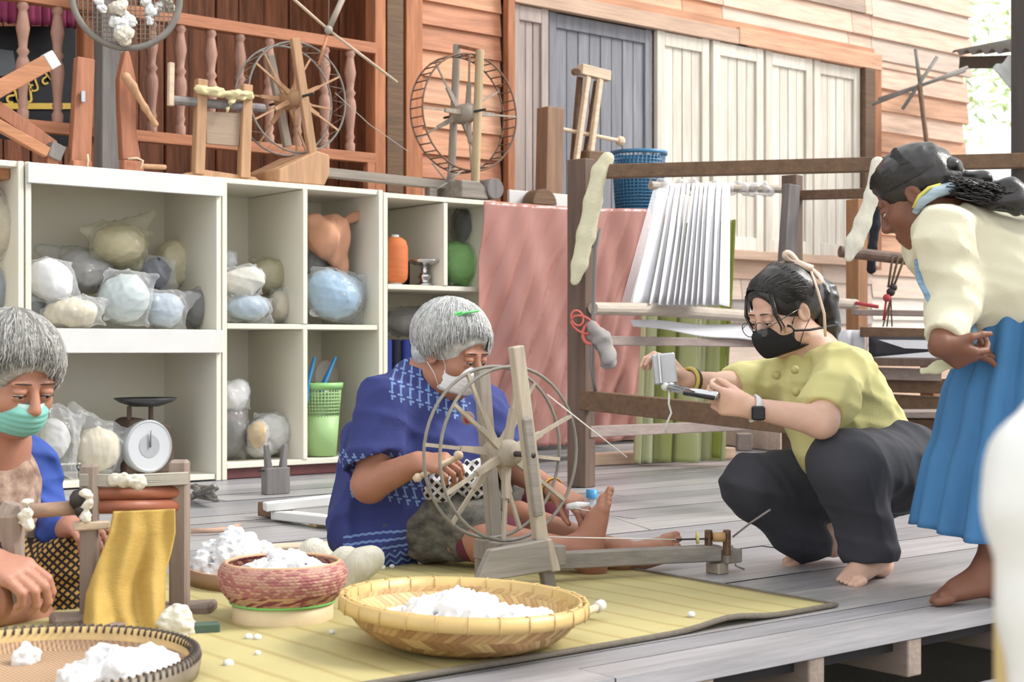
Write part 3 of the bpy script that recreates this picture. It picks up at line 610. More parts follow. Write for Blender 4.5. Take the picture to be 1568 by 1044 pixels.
p = onp(759, 6.14); mb = MB(); mb.tube([p + Vector((0, 0, 0.058)), p + Vector((0, 0.3, 0.058))], 0.056, 14); B('log', mb, M_greyp, t)
for k, (x0, y0, x1, y1) in enumerate(((684, 278, 662, 250), (684, 278, 707, 262), (684, 280, 668, 290), (684, 276, 690, 255))):
    mb = MB(); mb.tube([E(x0, y0, 6.15), E(x1, y1, 6.13)], 0.004, 5); put('twig', mb, M_bamb, t)
# -- frame gin with crank
t = thing('cotton_gin', 'small frame gin with yellowish yarn on top standing over the widest cabinet', 'cotton gin', onp(340, 6.25))
for xa, ya, xb, yb in ((308, 122, 303, 266), (377, 130, 373, 270)):
    a, b = E(xa, ya, 6.25), E(xb, yb, 6.25); b.z = ZP + 0.02; mb = MB(); mb.bar(a, b, 0.05, 0.045, up=(0, 1, 0)); B('post', mb, M_tan, t)
a, b = E(276, 268, 6.25), E(405, 274, 6.25); mb = MB(); z0 = Vector((0, 0, ZP - a.z)); a.z = b.z = ZP
mb.prism([a, b, b + Vector((-0.05, 0, .03)), a + Vector((.12, 0, .045)), a + Vector((.02, 0, 0.02))], (0, .14, 0)); B('base_board', mb, M_tan, t)
mb = MB(); mb.tube([E(262, 153, 6.25), E(404, 166, 6.25)], 0.022, 10); B('roller', mb, M_greyp, t, bev=0)
mb = MB(); mb.bar(E(262, 96, 6.22), E(261, 162, 6.22), 0.026, 0.024, up=(0, 1, 0)); B('crank_arm', mb, M_light, t)
mb = MB(); mb.prism([E(315, 170, 6.25), E(370, 173, 6.25), E(366, 224, 6.25), E(316, 220, 6.25)], (0, 0.015, 0)); B('board', mb, wood('dun_board', (164, 140, 116), 0, var=0.1), t)
S = SDF(0.006); S.chain([E(304, 137, 6.22), E(330, 141, 6.21), E(356, 145, 6.21), E(382, 146, 6.22)], [0.022] * 4, 0.02, fl=((0, 0, 1), .9)); S.chain([E(358, 146, 6.2), E(354, 158, 6.2), E(346, 174, 6.2)], [.012, .01, .004], .01)
put('yarn', S.mesh('yarn', waves(0.005, 130, 1)), mat('straw_yarn', (222, 206, 152), rough=.9), t)
# -- carved gin at the left
t = thing('cotton_gin', 'carved red wood gin with a slanted lever beside the grey house post', 'cotton gin', onp(160, 6.3))
mb = MB(); mb.bar(E(129, 90), E(121, 251), 0.08, 0.05, up=(0, 1, 0), w2=0.09); B('post', mb, M_red, t)
pl = [(192, 78), (198, 78), (208, 120), (209, 200), (216, 244), (188, 244), (184, 160), (183, 120)]
mb = MB(); mb.prism([E(x, y) for x, y in pl], (0, 0.05, 0)); B('post', mb, M_red, t)
S = SDF(0.005); S.chain([E(193, 118, 6.26), E(203, 132, 6.26), E(222, 165, 6.26), E(238, 190, 6.26)], [0.022, 0.018, 0.013, 0.014], 0.02); put('lever', S.mesh('lever'), M_tan, t)
p, q = E(186, 252, 6.27), E(216, 252, 6.27); mb = MB(); mb.bar((p.x, 6.27, ZP + .03), (q.x, 6.27, ZP + .03), 0.06, 0.056); B('foot', mb, M_red, t)
p, q = E(108, 252, 6.27), E(137, 252, 6.27); mb = MB(); mb.bar((p.x, 6.27, ZP + .02), (q.x, 6.27, ZP + .02), 0.06, 0.036); B('foot', mb, M_red, t)
mb = MB(); mb.tube([E(214, 254, 6.25), E(254, 256, 6.25)], 0.012, 8); B('peg', mb, M_tan, t)
mb = MB(); mb.box(E(127, 148, 6.26), (0.02, 0.02, 0.05)); B('metal_catch', mb, mat('bright_metal', (200, 200, 205), rough=.3, metal=.9), t)
mb = MB(); mb.tube([E(134, 236, 6.24), E(135, 245, 6.24), E(134, 255, 6.24)], 0.005, 5); put('string', mb, M_light, t); mb = MB(); mb.tube([E(196, 243, 6.22), E(210, 242, 6.22), E(219, 246, 6.22), E(216, 258, 6.22)], 0.005, 5); put('string', mb, M_light, t)
# -- frame of crossed beams at far left
t = thing('wooden_frame', 'frame of orange beams with pale tips at the upper left picture edge', 'frame', onp(20, 6.3))
mb = MB(); mb.bar(E(-60, 168), E(70, 97), 0.05, 0.07); B('beam', mb, M_trim, t)
mb = MB(); mb.bar(E(70, 97), E(84, 89), 0.052, 0.072); B('pale_tip', mb, M_white, t)
mb = MB(); mb.bar(E(-50, 135, 6.34), E(80, 226, 6.34), 0.05, 0.06); B('beam', mb, M_red, t)
mb = MB(); mb.bar(E(-50, 165, 6.26), E(72, 234, 6.26), 0.04, 0.045); B('beam', mb, M_trim, t)
mb = MB(); mb.bar(E(72, 228, 6.3), E(92, 238, 6.3), 0.08, 0.07); B('pale_tip', mb, M_greyp, t)
p = E(85, 230); mb = MB(); mb.bar((p.x - 0.02, 6.3, ZP), (p.x - 0.02, 6.3, p.z), 0.05, 0.05, up=(1, 0, 0)); B('foot', mb, M_red, t)
p = E(-45, 165); mb = MB(); mb.bar((p.x, 6.3, ZP), (p.x, 6.3, p.z), 0.06, 0.06, up=(1, 0, 0)); B('post', mb, M_red, t)
# -- hanging sieve tray with cotton bolls
c = E(193, -6, 6.45); R = 80 * PX(193, 6.45)
t = thing('sieve_tray', 'round openwork bamboo tray hanging above with cotton bolls stuck on it', 'tray', c)
tn = (Vector((0, 0, EYE)) - c); tn.z = -0.15; tn.normalize(); tx = Vector((0, 0, 1)).cross(tn).normalized(); ty = tn.cross(tx).normalized()
M_cane = mat('weathered_cane', (176, 160, 142), rough=.7, var=.2, scale=20)
n = 11
for dirn in (0, 1):
    mb = MB()
    for i in range(-n, n + 1):
        o = i / n * R * 0.97; h = math.sqrt(max(R * R - o * o, 0)); A, Bv = (tx, ty) if dirn else (ty, tx)
        pts = [c + A * o + Bv * (h * (2 * k / 12 - 1)) + tn * 0.0018 * (1 if (k + i) % 2 else -1) for k in range(13)]; mb.tube(pts, 0.0068, 4, flat=0.3)
    put('cane_weave', mb, M_cane, t)['kind'] = 'stuff'
mb = MB(); mb.tube([c + tx * R * math.cos(a) + ty * R * math.sin(a) + tn * 0.01 for a in [i * .1309 for i in range(48)]], 0.016, 8, closed=True); put('rim', mb, M_bamb, t)
mb = MB(); mb.tube([c + ty * R, c + ty * (R + 0.75)], 0.004, 5); put('hanging_cord', mb, M_string, t)
bolls = [(150, 2, 9), (155, 14, 7), (182, 12, 13), (178, 34, 9), (190, 38, 12), (198, 30, 10), (190, 58, 15), (184, 50, 9), (222, 2, 9), (228, 14, 10), (236, 18, 8), (229, 32, 7), (250, 4, 14), (244, 14, 9)]
BOLL = ['white boll in the upper left of the hanging tray', 'small white boll hanging just under the upper left one', 'yellowish cream boll at the top middle of the hanging tray', 'white boll left of the middle cluster in the hanging tray', 'large white boll at the heart of the middle cluster', 'white boll right of the middle cluster in the hanging tray', 'biggest cream boll at the bottom of the hanging tray', 'small white boll tucked above the biggest cream boll', 'white boll at the top of the right hand cluster', 'white boll second from the top in the right cluster', 'white boll sticking out rightmost of the right cluster', 'lowest small white boll of the right cluster', 'round cream boll in the upper right of the hanging tray', 'small white boll left below the round cream boll']
for i, (x, y, r) in enumerate(bolls):
    p = E(x, y, 6.43) + tn * 0.02; r *= PX(x, 6.43); S = SDF(0.004)
    for k in range(5): S.ell(p + Vector((rnd.uniform(-.6, .6) * r, rnd.uniform(-.4, .4) * r, rnd.uniform(-.6, .6) * r)), r * rnd.uniform(.5, .75), k=.01)
    meta(put('cotton_boll', S.mesh('cotton_boll', waves(.003, 260, i)), M_cottonc if i in (2, 6, 12) else M_cotton), BOLL[i], 'cotton', 'cotton bolls on the hanging tray')
# -- yarn reel beside the blue basket
t = thing('yarn_reel', 'wooden yarn reel with square block post and narrow A-frame by grey door', 'yarn reel', onp(850, 6.35))
d_ = 6.35; p = onp(840, d_); mb = MB(); mb.bar(p + Vector((0, 0, .02)), E(843, 166, d_), 0.12, 0.1, up=(0, 1, 0)); B('block_post', mb, wood('reel_brown', (156, 118, 88), 2), t)
mb = MB(); mb.lathe([(0.001, -.05), (.085, -.05), (.085, .05), (.001, .05)], onp(826, 6.22), 20, a0=0, a1=math.pi, R=Matrix.Rotation(math.pi / 2, 3, 'X')); B('round_foot', mb, M_brown, t)
a, b = onp(778, 6.3), onp(884, 6.3); mb = MB(); mb.bar(a + Vector((0, 0, .04)), b + Vector((0, 0, .04)), 0.02, 0.08); B('pale_board', mb, M_white, t)
mb = MB(); mb.tube([E(880, 110, d_), E(884, 110, d_ - .12)], .022, 10); B('top_bar', mb, M_brown, t)
mb = MB(); mb.bar(E(888, 106, d_), E(932, 117, d_), 0.05, 0.06); B('top_bar', mb, M_light, t)
for xa, ya, xb, yb, m, dd in ((900, 118, 876, 292, M_light, d_ - .03), (888, 118, 874, 290, M_brown, d_ + .06), (919, 122, 905, 232, M_light, d_ - .03), (914, 124, 897, 236, M_brown, d_ + .03)):
    mb = MB(); mb.bar(E(xa, ya, dd), E(xb, yb, dd), 0.03, 0.03, up=(0, 1, 0)); B('leg', mb, m, t)
mb = MB(); mb.tube([E(858, 197, d_), E(950, 216, d_)], .012, 8); mb.ball(E(950, 216, d_), .03, 8); B('axle', mb, M_light, t, bev=0)
mb = MB(); mb.box(E(905, 250, d_), (.13, .1, .14)); B('block', mb, M_brown, t, bev=.01)
p = E(905, 262, d_); mb = MB(); mb.bar((p.x, d_, ZP), (p.x, d_, p.z), .05, .05, up=(1, 0, 0)); B('foot', mb, M_brown, t)
# -- blue baskets (two nested)
c = onp(978, 6.4); M_blue = mat('blue_plastic', (48, 128, 176), rough=.4, var=.1, spec=.5)
t = thing('plastic_basket', 'blue plastic mesh basket standing on the platform beside the pale shutters', 'basket', c)
h = .385; r0, r1 = .135, .16; mb = MB()
for i in range(40):
    a = i * 6.283 / 40; f = lambda z: c + Vector(((r0 + (r1 - r0) * z / h) * math.cos(a), (r0 + (r1 - r0) * z / h) * math.sin(a), z)); mb.tube([f(.01), f(h)], .0042, 4)
put('rib', mb, M_blue, t)['kind'] = 'stuff'
mb = MB()
for k in range(1, 20):
    z = k * h / 20; r = r0 + (r1 - r0) * z / h; mb.lathe([(r - .002, z - .003), (r + .003, z - .003), (r + .003, z + .003), (r - .002, z + .003)], c, 40)
put('hoop', mb, M_blue, t)['kind'] = 'stuff'
mb = MB(); mb.lathe([(0.001, .003), (r0, .003), (r0, .02)], c, 32); put('bottom', mb, M_blue, t, solid=.003)
mb = MB(); mb.lathe([(r1 - .002, h - .02), (r1 + .012, h - .02), (r1 + .012, h), (r1 - .002, h)], c, 40); put('rim', mb, M_blue, t)
mb = MB(); mb.lathe([(.001, .02), (r0 - .012, .02), (r0 - .01, .03), (r1 - .022, h - .05)], c, 32); put('liner', mb, mat('blue_inner', (58, 116, 156), rough=.5, alpha=.9), t, solid=.002)
# -- yarn swifts
t = thing('yarn_swift', 'yarn swift of thin crossed sticks hanging in front of the handrail', 'yarn swift', E(503, 46, 6.2))
for x0, y0, x1, y1, r, m in ((440, -10, 503, 46, .008, M_light), (503, 46, 608, 126, .008, M_light), (528, -10, 503, 46, .016, M_old), (503, 46, 488, 100, .008, M_trim)):
    mb = MB(); mb.tube([E(x0, y0, 6.2), E(x1, y1, 6.2)], r, 6); put('arm', mb, m, t)
mb = MB(); mb.ball(E(503, 46, 6.19), .022, 8); put('knot', mb, M_string, t)
mb = MB(); mb.tube([E(503, 46, 6.2), E(503, 46, 6.2) + Vector((.02, 0, 1.2))], .002, 4); put('hanging_thread', mb, M_string, t)
mb = MB(); mb.tube([E(513, 142, 6.15), E(565, 190, 6.1), E(625, 232, 6.1)], .002, 4); put('thread', mb, M_string, t)
zz = 9.6
t = thing('yarn_swift', 'yarn swift of crossed sticks on a tall thin pole before the right siding', 'yarn swift', G(1430, 535 + 1350 / zz))
for x0, y0, x1, y1 in ((1335, 160, 1482, 103), (1382, 167, 1435, 87), (1402, 75, 1409, 132), (1345, 152, 1478, 108)):
    mb = MB(); mb.tube([Q(x0, y0, zz), Q(x1, y1, zz)], .012, 6); put('arm', mb, M_bamb, t)
e = G(1430, 535 + 1350 / zz); mb = MB(); mb.tube([Q(1408, 130, zz), Q(1421, 235, zz), e], .016, 6); put('pole', mb, M_brown, t)
# -- banner and magenta curtain inside the porch
t = thing('banner', 'black banner with yellow lettering behind the left spindles', 'banner', P(60, 200, 7.3))
M_blk = mat('black_vinyl', (26, 26, 34), rough=.5); M_yel = mat('yellow_print', (222, 184, 40), rough=.6); M_gry = mat('grey_print', (92, 98, 104), rough=.6)
mb = MB(); mb.prism([P(-60, 40, 7.3), P(116, 40, 7.3), P(116, 225, 7.3), P(-60, 205, 7.3)], (0, .01, 0)); B('sheet', mb, M_blk, t, bev=0)
def text(s, p, size, m, parent, rot=0, name='lettering', rz=0):
    cu = bpy.data.curves.new(name, 'FONT'); cu.body = s; cu.size = size; cu.extrude = .001; o = bpy.data.objects.new(name, cu); dg = bpy.context.evaluated_depsgraph_get()
    COL.objects.link(o); bpy.context.view_layer.update(); me = bpy.data.meshes.new_from_object(o.evaluated_get(bpy.context.evaluated_depsgraph_get())); bpy.data.objects.remove(o)
    me.transform(Matrix.Translation(Vector(p)) @ Matrix.Rotation(rz, 4, 'Z') @ Matrix.Rotation(math.pi / 2, 4, 'X') @ Matrix.Rotation(rot, 4, 'Z')); me.materials.clear()
    return put(name, me, m, parent, smooth=False)
text('ลัย', P(8, 158, 7.295), .13, M_yel, t, .12); text('ย์', P(45, 142, 7.295), .11, M_yel, t, .35); text('ลัย', P(66, 132, 7.295), .11, M_yel, t, .6)
mb = MB(); mb.prism([P(2, 158, 7.296), P(116, 158, 7.296), P(116, 167, 7.296), P(2, 167, 7.296)], (0, -.003, 0)); put('yellow_band', mb, M_yel, t, smooth=False)
mb = MB(); mb.prism([P(-40, 70, 7.296), P(20, 78, 7.296), P(26, 112, 7.296), P(-40, 124, 7.296)], (0, -.003, 0)); put('grey_emblem', mb, M_gry, t, smooth=False)
drape('hanging_cloth', [P(-60, -30, 7.2), P(128, -30, 7.2)], [P(-60, 30, 7.2), P(128, 45, 7.2)], 'magenta cloth hanging above the black banner', 'cloth', mat('magenta_cloth', (142, 38, 84), rough=.8), folds=10, amp=.03, seed=9, nu=60, nv=6)
# ================================================================== CABINET CONTENTS
FILM = film('clear_bag', (232, 234, 236), .27); FILMD = film('smoky_bag', (176, 174, 170), .42, .15); FILMO = film('olive_bag', (190, 186, 150), .5, .15)
def bagmat(c): return mat('fill_%d_%d_%d' % tuple(c), c, rough=.85, var=.07, scale=9, bump=.2, bscale=24)
def bag(label, x, y, w, h, col, seed, d=6.33, fm=None, tips=(), lumps=4, dep=1.0, group='plastic bags of cotton in the cabinets', fill=.95, name='plastic_bag', cat='bag', wr=.009, rest=None):
    r = random.Random(seed); c = P(x, y, d); s = PX(x, d); rx, rz = w * s * .585, h * s * .57; ry = min(max(rx, rz) * .75 * dep, .2); t = None
    if rest is not None: c.z = max(c.z, rest + rz)
    t = thing(name, label, cat, c - Vector((0, 0, rz)), group=group); pts = []
    S = SDF(.0065); 
    for k in range(lumps):
        o = Vector((r.uniform(-.42, .42) * rx, r.uniform(-.4, .4) * ry, r.uniform(-.42, .36) * rz)) if lumps > 1 else Vector((0, 0, 0)); f = r.uniform(.52, .66) if lumps > 1 else .95
        pts.append((c + o * fill, (rx * f * fill, ry * f * fill, rz * f * fill))); S.ell(*pts[-1], k=.025)
    if lumps > 1: S.ell(c, (rx * .8 * fill, ry * .8 * fill, rz * .8 * fill), k=.03)
    put('cotton_filling', S.mesh('cotton_filling', waves(.006, 44, seed, 6, None, True), 1), bagmat(col), t)
    if fm is False: return t
    S = SDF(.0075)
    S.ell(c, (rx * .9, ry * .95, rz * .9), k=.03); an = r.uniform(-.25, .25)
    for sx, sz in ((-1, -1), (1, -1), (1, 1), (-1, 1)):      # pillow corners of the bag
        f = r.uniform(.8, 1.0); q = Vector((sx * rx * .93, -ry * r.uniform(0, .5), sz * rz * .9)); q = Vector((q.x * math.cos(an) - q.z * math.sin(an) * rx / rz, q.y, q.z * math.cos(an) + q.x * math.sin(an) * rz / rx)) * f
        S.cap(c + q * .3, c + q, min(rx, rz) * .62, min(rx, rz) * .1, k=.025, fl=((0, 1, 0), .7))
    for p, q in pts: S.ell(p, tuple(v * 1.08 for v in q), k=.03)
    for tx_, ty_, tr in tips: S.cap(c + (P(tx_, ty_, d - .02) - c) * .35, P(tx_, ty_, d - .02), min(rx, rz) * .7, tr * s, k=.035, fl=((0, 1, 0), .6))
    put('film', S.mesh('film', waves(wr * .8, 46, seed + 50, 6, None, True), 1), fm or FILM, t); return t
SH = 0.693; S2 = .722; S3 = .927
WHT, BEI, YEL, BLU, GRY = (226, 226, 226), (214, 198, 164), (222, 208, 164), (176, 196, 210), (150, 152, 154)
bag('beige cotton bag in the upper shelf at the left picture edge', -6, 345, 50, 110, BEI, 1, tips=((8, 292, 6),))
bag('grey blue bag below the beige one at the left picture edge', -8, 446, 52, 70, (150, 158, 168), 2, rest=SH)
bag('round white bag at the left of the widest cabinet\'s upper bay', 76, 428, 74, 62, WHT, 3, tips=((118, 452, 5),), d=6.24)
bag('smoky crumpled bag sagging behind the round white bag', 135, 415, 80, 66, (176, 174, 170), 4, d=6.42, fm=FILMD, tips=((60, 380, 8), (165, 440, 7)))
bag('big butter yellow bag on top of the pile in the widest cabinet', 182, 375, 88, 66, YEL, 5, d=6.36, fm=FILMO, tips=((234, 326, 5), (130, 352, 10), (216, 400, 6)), fill=.95)
bag('pale aqua bag standing in the middle of the upper bay', 194, 462, 72, 84, (196, 210, 210), 6, d=6.22, tips=((232, 424, 5), (165, 420, 8), (212, 497, 5)), rest=SH)
bag('long beige bag lying in front of the round white bag', 112, 483, 88, 46, (218, 206, 178), 7, d=6.2, tips=((165, 462, 6),), rest=SH)
bag('small blue grey bag in the left corner of the upper bay', 55, 468, 40, 58, (176, 186, 198), 8, d=6.34, rest=SH)
bag('light blue bag right of the pale aqua bag', 252, 480, 64, 54, (174, 190, 204), 9, d=6.22, tips=((305, 452, 5), (228, 455, 6)), rest=SH)
bag('dark empty-looking grey bag in the right corner of the upper bay', 298, 478, 42, 58, (128, 126, 122), 10, d=6.3, fm=FILMD, tips=((312, 498, 4), (305, 445, 4)), rest=SH)
bag('cluster of cream knitted yarn balls against the bay\'s right side', 268, 402, 58, 72, (228, 218, 180), 11, d=6.5, fm=False, lumps=12, name='yarn_bundle', cat='yarn', group=None)
bag('navy yarn bag tucked beside the cream yarn balls', 240, 418, 46, 52, (46, 48, 70), 12, d=6.32, tips=((268, 440, 6),))
bag('clear bag with folded white loops in the lower bay', 84, 684, 66, 108, (214, 214, 212), 13, d=6.26, tips=((60, 632, 10), (112, 650, 10)), fill=.6, rest=.034)
bag('clear bag holding two cream cotton balls beside the weighing scale', 154, 690, 74, 74, (226, 214, 184), 14, d=6.26, lumps=3, tips=((110, 622, 8), (142, 645, 6), (175, 650, 6)), rest=.034)
bag('white crinkled bag in the upper left pigeonhole', 368, 432, 60, 50, (228, 224, 212), 15, d=6.24, tips=((402, 424, 4),))
bag('olive tinted bag behind the white crinkled bag', 410, 424, 70, 56, (206, 194, 158), 16, d=6.38, fm=FILMO, tips=((446, 430, 5),))
bag('flat blue bag at the bottom of the upper left pigeonhole', 380, 478, 74, 40, (160, 182, 202), 17, d=6.24, rest=S2, tips=((416, 492, 4),))
bag('small cream bag beside the flat blue bag', 428, 474, 36, 48, (214, 202, 172), 18, d=6.3, rest=S2, tips=((444, 435, 4),))
bag('grey knotted bag top at the pigeonhole\'s left side', 349, 400, 24, 36, (184, 186, 188), 19, d=6.36)
bag('large sky blue bag in the upper right pigeonhole', 512, 460, 94, 78, (156, 194, 224), 20, d=6.28, rest=S2, tips=((556, 492, 5), (500, 425, 8)))
bag('grey plastic bag squeezed under the orange cloth bundle', 487, 408, 40, 50, (164, 168, 174), 21, d=6.42, fm=FILMD)
# orange cloth bundle
t = thing('cloth_bundle', 'tied peach orange cloth bundle on top of the sky blue bag', 'bundle', P(505, 415, 6.32))
S = SDF(.006); q = lambda x, y, dd=6.3: P(x, y, dd)
S.ell(q(497, 362), (.088, .1, .095), k=.03); S.cap(q(515, 350), q(526, 414), .06, .02, k=.05); S.cap(q(500, 372), q(522, 408), .07, .03, k=.04); S.cap(q(512, 340), q(551, 331), .02, .022, k=.02, fl=((0, 1, 0), .5)); S.cap(q(512, 341), q(478, 336), .02, .03, k=.03)
put('cloth', S.mesh('cloth', waves(.007, 55, 3, dirs=[(1, 0, .3), (.8, .4, .1)])), mat('peach_cloth', (224, 160, 122), rough=.85, var=.06, bump=.1), t)
mb = MB(); mb.tube([q(516, 336, 6.25), q(518, 342, 6.245), q(522, 348, 6.25)], .01, 6); put('knot', mb, MATS['peach_cloth'], t)
bag('white crinkled bag topmost in the lower left pigeonhole', 358, 606, 44, 46, (222, 220, 220), 30, d=6.3, tips=((372, 590, 5),))
bag('grey and pink bag in the middle of the lower left stack', 356, 642, 44, 44, (140, 128, 132), 31, d=6.3, fm=FILMD, tips=((375, 650, 6),))
bag('dark grey shiny bag at the bottom of the lower left stack', 354, 698, 44, 66, (124, 124, 122), 32, d=6.3, fm=FILMD, rest=.078)
bag('white and ochre bag leaning in the lower left pigeonhole', 414, 664, 72, 58, (232, 230, 224), 33, d=6.3, tips=((447, 660, 6), (385, 670, 8)))
bag('small ochre bag in front of the white and ochre bag', 394, 668, 26, 42, (196, 164, 104), 34, d=6.2)
bag('low clear bag under the white and ochre bag', 398, 706, 52, 30, (196, 192, 184), 35, d=6.27, rest=.078)
bag('green cotton bag with a smoky top beside the pink curtain', 708, 408, 58, 66, (160, 226, 130), 36, d=6.34, rest=S3, lumps=3, fill=.97, fm=film('green_film', (150, 210, 140), .3))
bag('smoky plastic bag top above the green bag', 716, 348, 48, 70, (96, 96, 98), 37, d=6.38, fm=FILMD)
bag('smoky grey plastic bag lying on the blue rolls', 626, 492, 84, 44, (142, 138, 134), 38, d=6.36, fm=FILMD, tips=((592, 490, 6), (655, 478, 8)))
# orange cone of thread
def base3(x, z, d): p = P(x, 500, d); return Vector((p.x, d, z))
c = base3(605, S3 + .002, 6.24); s = PX(605, 6.24); t = thing('thread_cone', 'fat orange cone of thread on a white tube in the small cabinet', 'thread', c)
mb = MB(); mb.lathe([(.001, .012), (.048, .012), (.062, .03), (.066, .06), (.066, .19), (.055, .225), (.03, .243), (.001, .244)], c, 28); put('thread', mb, mat('orange_thread', (222, 116, 44), rough=.7, st=(1, 1, 40), scale=6, var=.1, bump=.3), t)
mb = MB(); mb.lathe([(.001, 0), (.036, 0), (.036, .014), (.02, .014), (.02, .255), (.001, .255)], c, 16); put('tube', mb, M_white, t)
M_steel = mat('polished_steel', (210, 210, 212), rough=.12, metal=1, bump=0)
c = base3(650, S3 + .002, 6.22); t = thing('pedestal_bowl', 'polished silver pedestal bowl beside the orange thread cone', 'bowl', c)
mb = MB(); mb.lathe([(.001, 0), (.045, 0), (.045, .006), (.03, .015), (.024, .028), (.036, .045), (.03, .06), (.014, .068), (.02, .078), (.012, .088), (.02, .1), (.04, .106)], c, 24); put('stem', mb, M_steel, t)
mb = MB(); mb.lathe([(.001, .104), (.05, .104), (.078, .12), (.086, .13), (.083, .132), (.06, .114), (.001, .11)], c, 28); put('dish', mb, M_steel, t)
for k, (x, m) in enumerate(((.02, 'biscuit'), (-.01, 'biscuit'))):
    mb = MB(); mb.box(c + Vector((x, .01 * k, .123 + .012 * k)), (.05, .02, .012)); meta(B('wood_shuttle', mb, M_tan), ['lower brown stick lying in the silver pedestal bowl', 'upper brown stick crossing the other in the silver bowl'][k], 'stick', 'sticks in the silver bowl')
c = base3(632, S3 + .002, 6.45); mb = MB(); mb.lathe([(.001, 0), (.05, 0), (.05, .13), (.03, .15), (.022, .16), (.022, .2), (.001, .2)], c, 16); meta(put('bottle', mb, mat('black_plastic', (34, 32, 34), rough=.4)), 'black bottle behind the silver pedestal bowl', 'bottle')
for k, (x, m) in enumerate(((592, (44, 72, 170)), (606, (24, 26, 52)), (622, (38, 60, 146)), (638, (22, 24, 48)))):
    c = base3(x, .457, 6.3); mb = MB(); mb.lathe([(.001, 0), (.026, 0), (.028, .01), (.028, .185), (.024, .195), (.001, .195)], c, 16)
    meta(put('fabric_roll', mb, mat('roll_%d' % k, m, rough=.7, st=(1, 1, .2), var=.2)), ['royal blue fabric roll nearest the cabinet side', 'black fabric roll between the two royal blue rolls', 'royal blue fabric roll beside the seated woman\'s shoulder', 'black fabric roll nearest the seated woman\'s head'][k], 'fabric roll', 'rolls in the small cabinet')
# weighing scale
c = base3(222, .034, 6.28); s = PX(222, 6.28); t = thing('weighing_scale', 'rusty brown weighing scale with round dial and dark pan', 'scale', c)
M_rust = mat('rusty_brown', (104, 84, 72), rough=.7, var=.25)
mb = MB(); mb.prism([c + Vector(v) for v in ((-.11, .13, 0), (.13, .13, 0), (.11, .13, .22), (-.06, .13, .26), (-.1, .13, .24))], (0, -.19, 0)); B('body', mb, M_rust, t, bev=.012)
dc = P(228, 683, 6.2); ax = Vector((0, 0, 1)).rotation_difference(Vector((.12, -1, .06))).to_matrix()
mb = MB(); mb.lathe([(.118, -.045), (.12, .0), (.113, .008), (.106, .004)], dc, 36, R=ax); put('dial_rim', mb, mat('dial_grey', (186, 188, 190), rough=.4, metal=.3), t)
mb = MB(); mb.lathe([(.001, .004), (.107, .004)], dc, 36, R=ax); put('dial_face', mb, mat('dial_face', (206, 208, 212), rough=.3, bump=0, var=.02), t)
mb = MB(); mb.lathe([(.001, .006), (.052, .006)], dc, 28, R=ax); put('dial_plate', mb, mat('dial_plate', (172, 174, 178), rough=.4, bump=0), t)
mb = MB(); mb.bar(dc + Vector((.002, -.012, -.005)), dc + Vector((.004, -.012, .072)), .003, .014, up=(0, 1, 0), h2=.002); put('needle', mb, mat('needle_grey', (120, 116, 116)), t, smooth=False)
for x in (198, 231):
    mb = MB(); p = P(x, 641, 6.27); mb.bar((p.x, 6.27, .25), (p.x, 6.27, .345), .018, .018, up=(1, 0, 0)); B('pan_post', mb, M_rust, t)
pc = P(223, 622, 6.27); mb = MB(); mb.lathe([(.001, 0), (.06, .0), (.115, .018), (.142, .036), (.139, .039), (.11, .022), (.06, .005), (.001, .005)], pc, 36); put('pan', mb, mat('dark_pan', (92, 92, 94), rough=.4, metal=.5), t)
# green laundry basket with blue handled things and a grey disc
c = base3(492, .078, 6.24); s = PX(492, 6.24); t = thing('plastic_basket', 'light green perforated plastic basket in the lower right pigeonhole', 'basket', c); M_grn = mat('green_plastic', (164, 206, 130), rough=.45, var=.08)
H_, rb, rt = .36, .072, .098; rad = lambda z: rb + (rt - rb) * z / H_
mb = MB(); mb.lathe([(.001, .004), (rb, .004), (rad(.2), .2)], c, 32); put('lower_wall', mb, M_grn, t, solid=.004)
for part, n_, r_ in (('slat', 36, .0036),):
    mb = MB()
    for i in range(n_):
        a = i * 6.283 / n_; f = lambda z: c + Vector((rad(z) * math.cos(a), rad(z) * math.sin(a), z)); mb.tube([f(.195), f(H_ - .02)], r_, 4)
    put(part, mb, M_grn, t)['kind'] = 'stuff'
mb = MB()
for k in range(8):
    z = .215 + k * .016; mb.lathe([(rad(z) - .002, z - .0035), (rad(z) + .002, z - .0035), (rad(z) + .002, z + .0035), (rad(z) - .002, z + .0035)], c, 36)
put('hoop', mb, M_grn, t)['kind'] = 'stuff'
mb = MB(); mb.lathe([(rt - .006, H_ - .03), (rt + .006, H_ - .03), (rt + .01, H_), (rt - .004, H_)], c, 36); put('rim', mb, mat('green_rim', (150, 214, 120), rough=.4), t)
mb = MB(); mb.lathe([(.001, .33), (.085, .3), (.07, .012)], c, 20); put('plastic_filling', mb, mat('green_white_bag', (190, 214, 172), rough=.4, bump=.5), t)
M_bh = mat('bright_blue_plastic', (44, 150, 214), rough=.35)
for k, (xa, ya, xb, yb, xc, yc) in enumerate(((482, 546, 470, 588, 466, 618), (514, 546, 494, 590, 484, 620))):
    mb = MB(); mb.bar(P(xa, ya, 6.22), P(xb, yb, 6.21), .01, .016, up=(0, 1, 0), w2=.012, h2=.04); mb.bar(P(xb, yb, 6.21), P(xc, yc, 6.2), .012, .05, up=(0, 1, 0)); meta(B('dustpan_handle', mb, M_bh), ['left of the two bright blue handles in the green basket', 'right of the two bright blue handles in the green basket'][k], 'handle', 'blue handles in the green basket')
